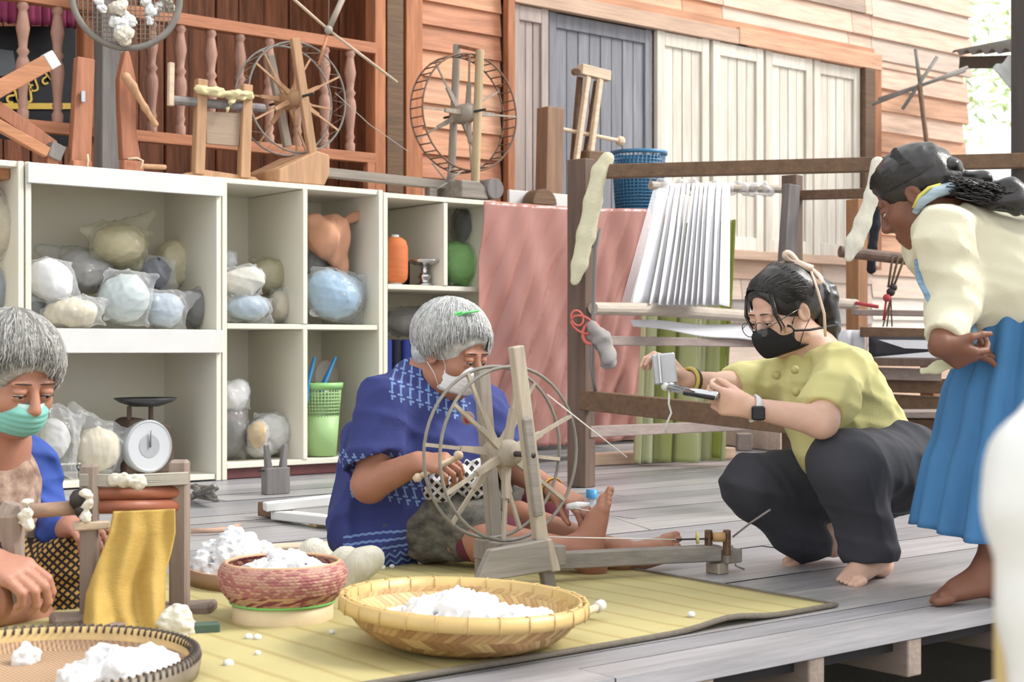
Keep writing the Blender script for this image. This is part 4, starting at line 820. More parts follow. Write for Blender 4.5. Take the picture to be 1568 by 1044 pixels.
mb = MB(); ax = Vector((0, 0, 1)).rotation_difference(Vector((.3, -1, .05))).to_matrix(); mb.lathe([(.001, -.006), (.085, -.006), (.09, 0), (.085, .006), (.001, .006)], P(500, 578, 6.33), 28, R=ax); meta(put('disc', mb, mat('taupe_disc', (168, 158, 148), rough=.7)), 'taupe round disc behind the blue handles in the green basket', 'disc')
# ================================================================== THINGS ON THE DECK
MT = 0.008
def stripes(name, c1, c2, axis, freq, rough=.7, bump=.4, fine=None):
    m = mat(name, c1, rough=rough, var=.08, scale=5, bump=0); T = m.node_tree; N, L = T.nodes, T.links; b = N['Principled BSDF']
    tc = N.new('ShaderNodeTexCoord'); wv = N.new('ShaderNodeTexWave'); wv.bands_direction = axis; wv.inputs['Scale'].default_value = freq; wv.inputs['Distortion'].default_value = .6; wv.inputs['Detail'].default_value = 1
    L.new(tc.outputs['Object'], wv.inputs[0]); old = b.inputs['Base Color'].links[0].from_socket; mx = N.new('ShaderNodeMix'); mx.data_type = 'RGBA'
    cr = N.new('ShaderNodeValToRGB'); cr.color_ramp.elements[0].position = .0; cr.color_ramp.elements[1].position = .5; L.new(wv.outputs['Fac'], cr.inputs[0])
    L.new(cr.outputs[0], mx.inputs[0]); mx.inputs[6].default_value = lin(c2); L.new(old, mx.inputs[7]); L.new(mx.outputs[2], b.inputs['Base Color'])
    h = wv.outputs['Fac']
    if fine:
        w2 = N.new('ShaderNodeTexWave'); w2.bands_direction = fine[0]; w2.inputs['Scale'].default_value = fine[1]; w2.inputs['Distortion'].default_value = 1; L.new(tc.outputs['Object'], w2.inputs[0])
        ad = N.new('ShaderNodeMath'); ad.operation = 'ADD'; L.new(wv.outputs['Fac'], ad.inputs[0]); L.new(w2.outputs['Fac'], ad.inputs[1]); h = ad.outputs[0]
        if len(fine) > 2:
            m3 = N.new('ShaderNodeMix'); m3.data_type = 'RGBA'; m3.inputs[6].default_value = lin(fine[2]); L.new(mx.outputs[2], m3.inputs[7])
            c3 = N.new('ShaderNodeValToRGB'); c3.color_ramp.elements[0].position = .0; c3.color_ramp.elements[1].position = .12; L.new(w2.outputs['Fac'], c3.inputs[0]); L.new(c3.outputs[0], m3.inputs[0]); L.new(m3.outputs[2], b.inputs['Base Color'])
    bp = N.new('ShaderNodeBump'); bp.inputs['Strength'].default_value = bump; bp.inputs['Distance'].default_value = .004; L.new(h, bp.inputs['Height']); L.new(bp.outputs[0], b.inputs['Normal'])
    return m
M_mat = stripes('reed_mat', (204, 190, 122), (188, 172, 106), 'Y', 48, fine=('X', 3.4, (184, 164, 94)), bump=.4)
x0, x1, y0, y1 = -.6, 2.712, 2.205, 3.62
mt = thing('reed_mat', 'yellow woven reed mat with a dark corded edge on the grey deck', 'mat', (1.5, 2.9, 0))
def matz(x, y): return .004 + .003 * (1 + math.sin(3.1 * x + 1.7 * y)) * .5 + (.014 * math.exp(-((x - 2.35) / .1) ** 2 - ((y - y0) / .05) ** 2))
mb = MB(); mb.grid(lambda u, v: Vector((x0 + (x1 - x0) * u, y0 + (y1 - y0) * v + .012 * math.sin(7 * u) * (1 - v), matz(x0 + (x1 - x0) * u, y0 + (y1 - y0) * v))), 120, 50); put('woven_sheet', mb, M_mat, mt, solid=.004)
M_cordg = mat('grey_mat_cord', (122, 112, 98), rough=.9, st=(30, 30, 30), scale=3, bump=.5)
mb = MB(); mb.tube([Vector((x0 + (x1 - x0) * i / 80, y0 + .012 * math.sin(7 * i / 80) - .002, matz(x0 + (x1 - x0) * i / 80, y0) + .002)) for i in range(81)] , .0065, 6); put('edge_cord', mb, M_cordg, mt)
mb = MB(); mb.tube([Vector((x1, y0 + (y1 - y0) * i / 20, matz(x1, y0 + (y1 - y0) * i / 20) + .002)) for i in range(21)], .005, 6); put('edge_cord', mb, M_cordg, mt)
BAMB = [mat('bamboo_strip_%d' % i, c, rough=.5, var=.15, scale=14, spec=.45) for i, c in enumerate([(222, 184, 112), (206, 160, 92), (184, 134, 76), (214, 174, 104)])]
def weave(prof, n, mats, slant=1.0, out=1, th=.0022, zig=True):
    """strips laid in slanting bands on a surface of revolution given as (r, z) band edges"""
    mb = MB(); r_ = random.Random(len(prof) * n)
    for j in range(len(prof) - 1):
        (ra, za), (rb, zb) = prof[j], prof[j + 1]; sl = slant * (1 if (j % 2 or not zig) else -1)
        L = math.hypot(rb - ra, zb - za) or 1; nr, nz = (zb - za) / L * out, -(rb - ra) / L * out
        for i in range(n):
            a = 6.283 * i / n; w = 6.283 / n * .94; sh = sl * 6.283 / n; mb.mi = r_.choice(range(len(mats))); vs = []
            for t in (0, .5, 1):
                r, z = ra + (rb - ra) * t, za + (zb - za) * t; lift = th if t == .5 else th * .25
                for k in (0, .5, 1):
                    aa = a + w * k + sh * t; l = lift * (1 if k == .5 else .55); vs.append(((r + nr * l) * math.cos(aa), (r + nr * l) * math.sin(aa), z + nz * l))
            f = [(0, 1, 4, 3), (1, 2, 5, 4), (3, 4, 7, 6), (4, 5, 8, 7)]; mb.add(vs, f if out > 0 else [tuple(reversed(q)) for q in f])
    return mb
def fluff(name, label, c, rx, ry, h, n, seed, m=None, lump=.022, up=None, group=None, rz=0.0, nz=.004):
    r = random.Random(seed); S = SDF(.005); c = Vector(c); ca, sa = math.cos(rz), math.sin(rz)
    for i in range(n):
        a, q = r.uniform(0, 6.283), math.sqrt(r.random()); x, y = q * math.cos(a) * rx, q * math.sin(a) * ry; z = h * (1 - q * q) * r.uniform(.6, 1.0)
        S.ell(c + Vector((x * ca - y * sa, x * sa + y * ca, max(z, lump * .4))), lump * r.uniform(.7, 1.3), k=.02)
        if z > lump * 1.5: S.cap(c + Vector((x * ca - y * sa, x * sa + y * ca, 0)), c + Vector((x * ca - y * sa, x * sa + y * ca, z)), lump, k=.02)
    o = put(name, S.mesh(name, waves(nz, 240, seed, 9)), m or M_cotton); meta(o, label, 'cotton', group); o['kind'] = 'stuff'; return o
# -- big winnowing basket
c = Q(708, 930, 2.95); c.z = 0.009; R = .243; HB = .082
t = thing('winnowing_basket', 'wide shallow woven bamboo basket of white cotton in front of the spinning wheel', 'basket', c)
prof = [(.13, 0.0), (.165, .009), (.195, .024), (.217, .044), (.232, .066), (.24, .086)]
mb = MB(); mb.lathe([(.001, .001)] + prof + [(r - .004, z) for r, z in prof[::-1]] + [(.001, .004)], n=64); put('bowl', mb, BAMB[2], t, world=False)
put('outer_weave', weave(prof, 84, BAMB[:3], 1.6), BAMB[:3], t, world=False)['kind'] = 'stuff'
put('inner_weave', weave([(r - .005, z + .001) for r, z in prof], 84, [BAMB[0], BAMB[1], BAMB[3]], 1.6, out=-1), [BAMB[0], BAMB[1], BAMB[3]], t, world=False)['kind'] = 'stuff'
for r, nm in ((.246, 'rim_band'), (.234, 'rim_band')):
    mb = MB(); mb.lathe([(r - .004, .068), (r + .004, .068), (r + .0045, .08), (r + .003, .096), (r - .003, .096), (r - .004, .068)], n=64); put(nm, mb, mat('rim_bamboo', (224, 186, 104), rough=.4, var=.12, scale=7, spec=.5), t, world=False)
bme = None
for k in range(26):
    a = k * 6.283 / 26
    if bme is None:
        mb = MB(); mb.tube([(.2505, 0, .066), (.2515, 0, .082), (.249, 0, .0965), (.24, 0, .0975), (.2305, 0, .0955), (.2295, 0, .08), (.2305, 0, .066)], .0016, 5, flat=1.0); o = put('binding', mb, BAMB[0], t, world=False); bme = o.data
    else: o = bpy.data.objects.new('binding', bme); COL.objects.link(o); o.parent = t
    o.rotation_euler = (0, 0, a)
t.rotation_euler = Matrix.Rotation(math.radians(2.5), 3, VIEWDIR).to_euler()
fluff('cotton_heap', 'white cotton heap in the wide bamboo winnowing basket', c + D(.0, .01) + Vector((0, 0, .034)), .168, .1, .05, 60, 3, lump=.018, rz=-ALPHA)
# -- sticky rice style basket
c = G(433, 946, .007); t = thing('woven_bowl', 'pink and tan woven bowl basket on a pale ring foot filled with cotton', 'basket', c)
pr = [(.112, .04), (.122, .052), (.131, .064), (.137, .078), (.14, .092), (.139, .105), (.134, .117), (.126, .124)]
pinks = [mat('pink_strip_%d' % i, q, rough=.5, var=.12, scale=14, spec=.4) for i, q in enumerate([(206, 150, 128), (184, 108, 104), (216, 168, 124), (150, 70, 80)])]
mb = MB(); mb.lathe([(.001, .036)] + pr + [(r - .006, z - .001) for r, z in pr[::-1]] + [(.001, .042)], n=48); put('bowl', mb, mat('pink_ground', (150, 84, 80), rough=.6), t, world=False)
dn = []
for i in range(len(pr) - 1): dn += [pr[i], ((pr[i][0] + pr[i + 1][0]) / 2, (pr[i][1] + pr[i + 1][1]) / 2)]
dn.append(pr[-1])
put('outer_weave', weave(dn[:5], 54, [pinks[2], pinks[2], pinks[0], pinks[3]], 1.2, th=.003, zig=False), [pinks[2], pinks[2], pinks[0], pinks[3]], t, world=False)['kind'] = 'stuff'
put('upper_weave', weave(dn[4:], 64, [pinks[0], pinks[1], pinks[0]], .5, th=.0035, zig=True), [pinks[0], pinks[1], pinks[0]], t, world=False)['kind'] = 'stuff'
put('inner_weave', weave([(r - .007, z) for r, z in pr[2:]], 50, [pinks[2], pinks[3], pinks[0]], 1.0, out=-1), [pinks[2], pinks[3], pinks[0]], t, world=False)['kind'] = 'stuff'
mb = MB(); mb.lathe([(.111, .0), (.111, .038), (.107, .038), (.107, .0), (.111, 0)], n=48); put('ring_foot', mb, mat('pale_ring', (232, 206, 158), rough=.5), t, world=False)
mb = MB(); mb.tube([(.1135 * math.cos(i * .1309), .1135 * math.sin(i * .1309), .039) for i in range(48)], .0035, 6, closed=True); put('green_cord', mb, mat('green_cord', (120, 210, 96), rough=.5), t, world=False)
mb = MB(); mb.tube([(.124 * math.cos(i * .1309), .124 * math.sin(i * .1309), .124) for i in range(48)], .0045, 6, closed=True); put('rim_cord', mb, pinks[2], t, world=False)
fluff('cotton_heap', 'white cotton filling the pink woven bowl basket', c + Vector((0, 0, .086)), .095, .095, .042, 30, 5, lump=.02)
# -- flat tray at the bottom left
c = Q(49, 1015, 2.6); c.z = .007; R = .285
t = thing('flat_tray', 'large flat bamboo tray with lashed rim in the bottom left corner', 'tray', c)
mb = MB(); mb.lathe([(.001, .004), (R - .02, .006), (R - .004, .04), (R, .04), (R - .012, .0), (.001, 0)], n=72); put('tray_floor', mb, stripes('tray_weave', (196, 158, 120), (172, 130, 92), 'X', 40, fine=('Y', 55), bump=.5), t, world=False)
mb = MB(); mb.lathe([(R - .012, .014), (R - .008, .05), (R - .003, .05), (R - .003, .014)], n=72); put('inner_band', mb, BAMB[0], t, world=False)
mb = MB(); mb.lathe([(R - .004, .01), (R + .004, .01), (R + .008, .03), (R + .004, .05), (R - .003, .05)], n=72); put('outer_band', mb, mat('grey_rim', (142, 128, 110), rough=.5, var=.2, scale=12), t, world=False)
bme = None
for k in range(110):
    if bme is None: mb = MB(); mb.tube([(R + .007, 0, .04), (R + .004, .003, .053), (R - .006, .006, .053), (R - .011, .008, .04)], .0028, 4); o = put('lashing', mb, mat('dark_lashing', (96, 84, 76), rough=.7), t, world=False); bme = o.data
    else: o = bpy.data.objects.new('lashing', bme); COL.objects.link(o); o.parent = t
    o.rotation_euler = (0, 0, k * 6.283 / 110)
fluff('cotton_heap', 'white cotton heap in the flat bottom left tray', Q(192, 1038, 2.45) * Vector((1, 1, 0)) if False else Vector((G(190, 1034, .03).x, G(190, 1034, .03).y, .014)), .11, .075, .055, 44, 8, lump=.018, rz=-ALPHA + .3)
p = G(42, 1008, .02); fluff('cotton_tuft', 'small torn cotton tuft alone on the flat tray', (p.x, p.y, .014), .02, .014, .02, 7, 9, lump=.009, nz=.003)
# -- tray with loose cotton and yarn hanks behind the woven bowl
c = G(425, 890, .0); t = thing('flat_tray', 'half hidden bamboo tray behind the pink woven bowl', 'tray', c); R = .225
mb = MB(); mb.lathe([(.001, .003), (R - .01, .005), (R, .04), (R - .006, .042), (R - .016, .009), (.001, .006)], n=56); put('tray_floor', mb, BAMB[2], t, world=False)
mb = MB(); mb.lathe([(R - .004, .006), (R + .004, .006), (R + .005, .045), (R - .004, .045), (R - .004, .006)], n=56); put('rim_band', mb, mat('brown_rim', (176, 134, 96), rough=.5, var=.2), t, world=False)
fluff('cotton_heap', 'loose white cotton heaped on the tray behind the pink bowl', c + D(-.11, .01) + Vector((0, 0, .012)), .105, .1, .115, 60, 11, lump=.024, m=M_cotton)
for k, (lab, pts, r) in enumerate((('white yarn hank at the back left of the half hidden tray', ((455, 862), (480, 846), (505, 862)), .032), ('white yarn hank between the two other hanks', ((505, 868), (530, 858), (548, 872)), .032), ('white yarn hank lying rightmost over the tray rim', ((532, 895), (556, 862), (570, 855)), .036))):
    S = SDF(.005); q = [Q(x, y, 3.72 - .04 * k) for x, y in pts]; S.chain(q, [r * .8, r, r * .85], .02)
    meta(put('yarn_hank', S.mesh('yarn_hank', waves(.0015, 200, k, 7, [(.3, 1, .2)]), 1), M_yarnw), lab, 'yarn', 'white hanks on the tray')
# -- small loose things
fl = lambda x, y, z=0: G(x, y, z)
p = fl(272, 974); fluff('cotton_tuft', 'cream clump of seed cotton on the mat beside the gin foot', (p.x, p.y, .008), .035, .03, .04, 16, 21, m=M_cottonc, lump=.011, nz=.003)
BITS = ['tiny cotton bit on the mat below the pink bowl\'s ring, left of a pair', 'tiny cotton bit on the mat below the pink bowl\'s ring, right of a pair', 'tiny cotton bit between the pink bowl and the wide basket', 'tiny cotton bit in the middle of the mat\'s bare left part', 'tiny cotton bit nearest the flat tray\'s right rim', 'tiny cotton bit nearest the seated woman\'s sarong', 'tiny cotton bit right of the rightmost yarn hank', 'tiny cotton bit at the mat\'s dark edge on the right', 'tiny cotton bit behind the wide basket beside the sarong\'s corner']
for k, (x, y) in enumerate(((380, 976), (394, 977), (508, 969), (394, 1001), (349, 1017), (643, 862), (585, 870), (1058, 942), (600, 868))):
    S = SDF(.003); p = fl(x, y, .01); r = .005 + .003 * rnd.random(); S.ell(p + Vector((0, 0, .002)), (r * 1.3, r, r), k=.004); S.ell(p + Vector((r * .6, 0, .001)), r * .8, k=.004)
    meta(put('cotton_bit', S.mesh('cotton_bit'), M_cotton), BITS[k], 'cotton', 'cotton bits on the mat')
a, b = fl(282, 963, .016), fl(336, 960, .016); mb = MB(); mb.bar(a, b, .03, .022); meta(B('board_scrap', mb, mat('dark_green_paint', (76, 104, 88), rough=.6)), 'small dark green board by the cotton gin foot', 'board')
pts = [fl(x, y, .012) for x, y in ((292, 813), (330, 812), (350, 810), (366, 804))]; mb = MB(); mb.tube(pts, .009, 7); t = meta(put('stick', mb, wood('reddish_stick', (198, 160, 134), 0)), 'thin reddish stick lying on the deck beside the cotton', 'stick')
a, b = fl(394, 840, .012), fl(526, 834, .012); mb = MB(); mb.bar(a, b, .085, .016); meta(B('board_scrap', mb, M_light), 'flat beige board on the deck behind the yarn hanks', 'board')
t = thing('split_board', 'split whitewashed board with brown end on the deck behind the blue shirt', 'board', fl(460, 790))
mb = MB(); mb.bar(fl(405, 776, .05), fl(540, 762, .07), .06, .03, h2=.035); B('upper_half', mb, M_white, t)
mb = MB(); mb.bar(fl(425, 788, .02), fl(540, 800, .03), .06, .03); B('lower_half', mb, M_white, t)
mb = MB(); mb.bar(fl(403, 778, .03), fl(440, 782, .03), .055, .05); B('brown_end', mb, M_brown, t)
mb = MB(); mb.bar(fl(478, 798, .02), fl(505, 796, .02), .05, .035); meta(B('wood_block', mb, wood('honey_block', (206, 170, 110), 0)), 'small honey coloured wood block under the split board', 'block')
S = SDF(.005)
for k in range(15):
    a = fl(290 + rnd.random() * 14, 766 - 10 * rnd.random(), .02); S.cap(a + Vector((0, 0, .05 * rnd.random())), fl(334 - 8 * rnd.random(), 768, .02) + Vector((0, 0, .07 * rnd.random())), .008, .006, k=.004)
meta(put('straw_bundle', S.mesh('straw_bundle'), mat('shiny_dark_straw', (112, 106, 96), rough=.3, var=.5, scale=40, spec=.8)), 'dark shiny bundle on the deck right of the gin post', 'bundle')
t = thing('yarn_comb', 'two-pronged grey wooden stand on the deck before the pigeonholes', 'stand', fl(422, 756)); p = fl(422, 756)
mb = MB(); mb.box(p + Vector((0, 0, .055)), (.11, .05, .11)); B('block', mb, M_greyp, t)
for s_ in (-1, 1): mb = MB(); mb.bar(p + Vector((s_ * .033, 0, .1)), p + Vector((s_ * .045, 0, .205)), .028, .03, up=(0, 1, 0), w2=.02, h2=.018); B('prong', mb, M_greyp, t)
mb = MB(); mb.tube([p + Vector((-.08, 0, .1)), p + Vector((.07, 0, .09))], .004, 5); put('cross_wire', mb, M_iron, t)
# -- cotton gin worked by the left woman
M_gin = wood('gin_grey_wood', (152, 132, 118), 2, var=.22)
t = thing('cotton_gin', 'grey wooden cotton gin with yellow cloth hung on it before the left woman', 'cotton gin', fl(205, 950))
ZG = 3.3
def gq(x, y, z=ZG): return Q(x, y, z)
for pts, w, h in (((275, 704, 3.34, 275, 934, 3.34), .042, .04), ((137, 710, 3.2, 137, 950, 3.2), .036, .036)):
    mb = MB(); mb.bar(gq(*pts[:3]), gq(*pts[3:]), w, h, up=VIEWDIR); B('post', mb, M_gin, t, bev=.006)
mb = MB(); mb.tube([gq(20, 770, 3.1), gq(14, 790, 3.1), gq(20, 830, 3.1), gq(31, 930, 3.1)], [.02, .034, .024, .012], 10); B('post', mb, M_gin, t, bev=0)
mb = MB(); mb.bar(gq(240, 942, 3.34), gq(328, 938, 3.34), .09, .05); B('foot', mb, M_gin, t, bev=.006)
mb = MB(); mb.bar(gq(78, 957, 3.16), gq(152, 952, 3.2), .09, .04); B('foot', mb, M_gin, t, bev=.006)
mb = MB(); mb.bar(fl(80, 972, .012), fl(250, 952, .012), .03, .02); B('floor_bar', mb, M_gin, t)
M_rollr = mat('red_brown_roller', (166, 94, 62), rough=.45, var=.2, scale=10)
for y, r in ((755, .016), (776, .016)): mb = MB(); mb.tube([gq(128, y, 3.2), gq(278, y - 2, 3.34)], r, 14); put('roller', mb, M_rollr, t)
mb = MB(); mb.tube([gq(40, 783, 3.17), gq(118, 777, 3.2)], .016, 12); put('crank_roller', mb, wood('crank_roller', (188, 150, 122), 0), t)
mb = MB(); mb.ball(gq(122, 765, 3.18), .024, 8); mb.ball(gq(126, 782, 3.17), .017, 8); put('gear_end', mb, M_iron, t)
mb = MB(); mb.bar(gq(112, 806, 3.17), gq(168, 803, 3.2), .02, .018); B('peg', mb, M_light, t)
mb = MB(); mb.bar(gq(128, 738, 3.22), gq(282, 734, 3.34), .03, .016); B('cross_bar', mb, M_light, t)
mb = MB()
for k in range(9): mb.tube([gq(122, 727 + 2 * k, 3.17), gq(200, 728 + 1.8 * k + 2 * math.sin(k), 3.25), gq(288, 724 + 2 * k, 3.32)], .0028, 4)
put('string_winding', mb, M_string, t)['kind'] = 'stuff'
S = SDF(.004)
for k in range(12): S.ell(gq(165 + 50 * rnd.random(), 733 + 5 * rnd.random(), 3.22), .008 + .005 * rnd.random(), k=.008)
S.ell(gq(210, 741, 3.22), .014, k=.01)
put('lint', S.mesh('lint', waves(.003, 250, 3)), M_cottonc, t)
for g_ in (((42, 770), (40, 785), (36, 796), (44, 806)), ((132, 758), (134, 775), (130, 790))):
    S = SDF(.004)
    for x, y in g_: S.ell(gq(x, y, 3.08 if x < 60 else 3.15), .011, k=.014)
    put('lint', S.mesh('lint', waves(.004, 250, 5)), M_cottonc, t)
mb = MB(); L_ = [(174, 783), (168, 815), (150, 860), (132, 910), (128, 950), (128, 968)]; R_ = [(268, 779), (268, 815), (262, 845), (252, 885), (252, 930), (250, 977)]
def clf(u, v):
    f = v * 5; i = min(int(f), 4); q = f - i; l = Vector((*L_[i], 0)).lerp(Vector((*L_[i + 1], 0)), q); r = Vector((*R_[i], 0)).lerp(Vector((*R_[i + 1], 0)), q); m_ = l.lerp(r, u)
    z = 3.2 + .06 * u - .03 - .12 * v ** 2 + (.018 * math.sin(9 * u + 3 * v + .6) + .012 * math.sin(17 * u - 5 * v)) * (.25 + v)
    return Q(m_.x, m_.y + 3 * math.sin(9 * u) * v, z)
mb.grid(clf, 50, 50); mc = put('cloth', mb, mat('mustard_cloth', (198, 160, 60), rough=.85, var=.05, scale=30, st=(1, 1, 3), bump=.2, bscale=120), None, solid=.004); meta(mc, 'mustard yellow cloth hung over the gin roller', 'cloth')
# -- spinning wheel on the mat
t = thing('spinning_wheel', 'large grey spinning wheel on the mat in front of the seated woman in blue', 'spinning wheel', (2.3, 2.85, 0))
M_wg = wood('wheel_grey', (150, 140, 128), 2, var=.2); M_wgx = wood('wheel_grey_long', (142, 134, 124), 0, var=.22); M_wl = wood('wheel_pale', (178, 164, 144), 2, var=.18)
c = P(769, 693, 2.86); wheel(t, c, 132 * PX(769, 2.86), .066, mat('grey_rim_rod', (138, 132, 122), rough=.55, var=.2, scale=14), M_wl, 6, zig=False, a0=.42, rr=.0045, sq=1.0)
mb = MB(); mb.bar(P(790, 530, 2.765), P(828, 830, 2.765), .024, .036, up=(1, 0, 0)); B('upright', mb, M_wl, t)
p = P(826, 820, 2.765); q = G(833, 908, .0); q.y = 2.765; q.z = .008; mb = MB(); mb.bar(p, q, .022, .034, up=(1, 0, 0)); B('upright_foot', mb, M_wgx, t)
mb = MB(); mb.bar(P(737, 562, 2.96), P(758, 832, 2.96), .024, .038, up=(1, 0, 0)); B('upright', mb, M_wg, t)
mb = MB(); mb.bar(P(806, 640, 2.745), P(824, 790, 2.745), .014, .026, up=(1, 0, 0)); B('cheek_strip', mb, M_wgx, t)
pl = [(730, 893), (752, 842), (838, 826), (846, 874)]; mb = MB(); mb.prism([P(x, y, 2.735) for x, y in pl[::-1]], (0, .022, 0)); B('side_plank', mb, M_wgx, t)
mb = MB(); mb.prism([P(x, y, 2.735) for x, y in ((838, 826), (846, 824), (860, 874), (846, 876))][::-1], (0, .03, 0)); B('plank_end', mb, M_wl, t)
pz = P(800, 850, 2.86); mb = MB(); mb.bar((P(755, 850, 2.86).x, 2.86, .1), (P(850, 850, 2.8).x, 2.84, .095), .2, .05); B('cross_block', mb, M_wg, t)
mb = MB(); mb.bar((P(745, 885, 2.96).x, 2.96, .0), (P(745, 885, 2.96).x, 2.96, .1), .04, .05, up=(1, 0, 0)); B('rear_foot', mb, M_wg, t)
b0, b1 = Q(845, 858, 3.75), Q(1100, 846, 3.93); mb = MB(); mb.bar(b0, b1, .04, .042); B('base_beam', mb, M_wgx, t)
e = G(1110, 876, 0); zc = lambda y: EYE - (y - HORIZ) / FPX * 3.95
mb = MB(); mb.bar((e.x, e.y, .028), (e.x, e.y, zc(840)), .075, .06, up=(1, 0, 0)); B('spindle_block', mb, M_wg, t)
mb = MB(); mb.bar((e.x - .03, e.y, 0), (e.x - .03, e.y, .03), .05, .04, up=(1, 0, 0)); B('block_foot', mb, M_wl, t)
for x in (1085, 1113): mb = MB(); mb.bar(Q(x, 850, 3.92), Q(x, 811, 3.92), .02, .016, up=(1, 0, 0)); B('spindle_post', mb, M_brown, t)
mb = MB(); mb.tube([Q(1030, 826, 3.9), Q(1118, 824, 3.92)], .0025, 6); put('spindle', mb, M_iron, t)
mb = MB(); mb.tube([Q(1092, 822, 3.9), Q(1110, 822, 3.9)], .013, 10); put('bobbin', mb, mat('ochre_bobbin', (196, 150, 92), rough=.6), t)
mb = MB(); Ry = Vector((0, 0, 1)).rotation_difference(D(1, 0).normalized()).to_matrix(); mb.lathe([(.001, -.003), (.017, -.003), (.017, .003), (.001, .003)], Q(1068, 823, 3.9), 16, R=Ry); put('whorl', mb, mat('yellow_whorl', (218, 206, 110), rough=.5), t)
mb = MB(); mb.tube([Q(1122, 822, 3.9), Q(1150, 800, 3.88), Q(1180, 780, 3.87)], .003, 5); mb.tube([Q(1120, 835, 3.9), Q(1128, 850, 3.9), Q(1126, 866, 3.9), Q(1140, 872, 3.9)], .003, 5); put('wire', mb, M_bamb, t)
thr = mat('white_thread', (236, 232, 224), rough=.8)
mb = MB(); mb.tube([Q(838, 822, 3.6), Q(1035, 826, 3.88)], .0016, 4); mb.tube([Q(838, 604, 3.4), Q(900, 653, 3.5), Q(960, 700, 3.6)], .0016, 4); put('drive_thread', mb, thr, t)
mb = MB(); mb.tube([Q(880, 778, 3.9), Q(925, 786, 3.9), Q(1000, 812, 3.9)], .0016, 4); put('spun_thread', mb, thr, t)
# -- small bottle behind the foot, tool by the basket
c = G(906, 826, .0); c = Q(906, 800, 4.3); c.z = .008; t = thing('water_bottle', 'small clear water bottle with blue cap behind the raised foot', 'bottle', c)
mb = MB(); mb.lathe([(.001, 0), (.027, 0), (.029, .01), (.029, .03), (.027, .035), (.029, .04), (.029, .11), (.024, .13), (.013, .145), (.012, .16)], c, 20); put('body', mb, mat('clear_plastic', (200, 224, 236), rough=.08, alpha=.45, bump=0, spec=.8), t)
mb = MB(); mb.lathe([(.0165, .158), (.0165, .182), (.001, .183)], c, 18); put('cap', mb, mat('blue_cap', (54, 158, 222), rough=.4), t)
t = thing('spindle_stick', 'pale stick with white tip lying on the mat behind the winnowing basket', 'stick', fl(900, 932))
mb = MB(); mb.tube([fl(890, 940, .03), fl(916, 929, .034)], .009, 8); put('shaft', mb, M_light, t)
mb = MB(); mb.tube([fl(914, 930, .034), fl(921, 926, .036)], .013, 10); put('white_tip', mb, M_white, t)
mb = MB(); mb.tube([fl(850, 925, .02), fl(914, 931, .03)], .0018, 4); put('dark_line', mb, M_iron, t)
# -- pale blurred seat back close to the lens
t = thing('chair', 'white and yellow chair back blurred close at the right picture edge', 'chair', Q(1640, 1900, .98) * Vector((1, 1, 0)) + Vector((0, 0, -.57)))
S = SDF(.008); z_ = .98; q = lambda x, y, zz=z_: Q(x, y, zz)
S.chain([q(1588, 715), q(1576, 780), q(1592, 930), q(1598, 1150)], [.024, .024, .022, .022], .03); S.chain([q(1590, 700, 1.0), q(1650, 655, 1.02), q(1740, 650, 1.04)], [.03, .03, .03], .03)
put('back_frame', S.mesh('back_frame'), mat('white_chair', (240, 240, 236), rough=.4), t)
mb = MB(); a = q(1548, 860, 1.02); b = q(1550, 1300, 1.02); mb.bar(a, b, .016, .03, up=VIEWDIR); B('yellow_strip', mb, mat('yellow_wood', (226, 196, 120), rough=.5), t)
mb = MB(); mb.prism([q(1606, 750, 1.04), q(1760, 700, 1.06), q(1760, 1300, 1.06), q(1600, 1300, 1.04)], VIEWDIR * .02); B('back_panel', mb, mat('grey_chair', (176, 172, 168), rough=.6), t)
for x in (1560, 1740): a = q(x, 1280, 1.05); mb = MB(); mb.bar(a, (a.x, a.y, -.57), .03, .03, up=(1, 0, 0)); B('leg', mb, MATS['white_chair'], t)
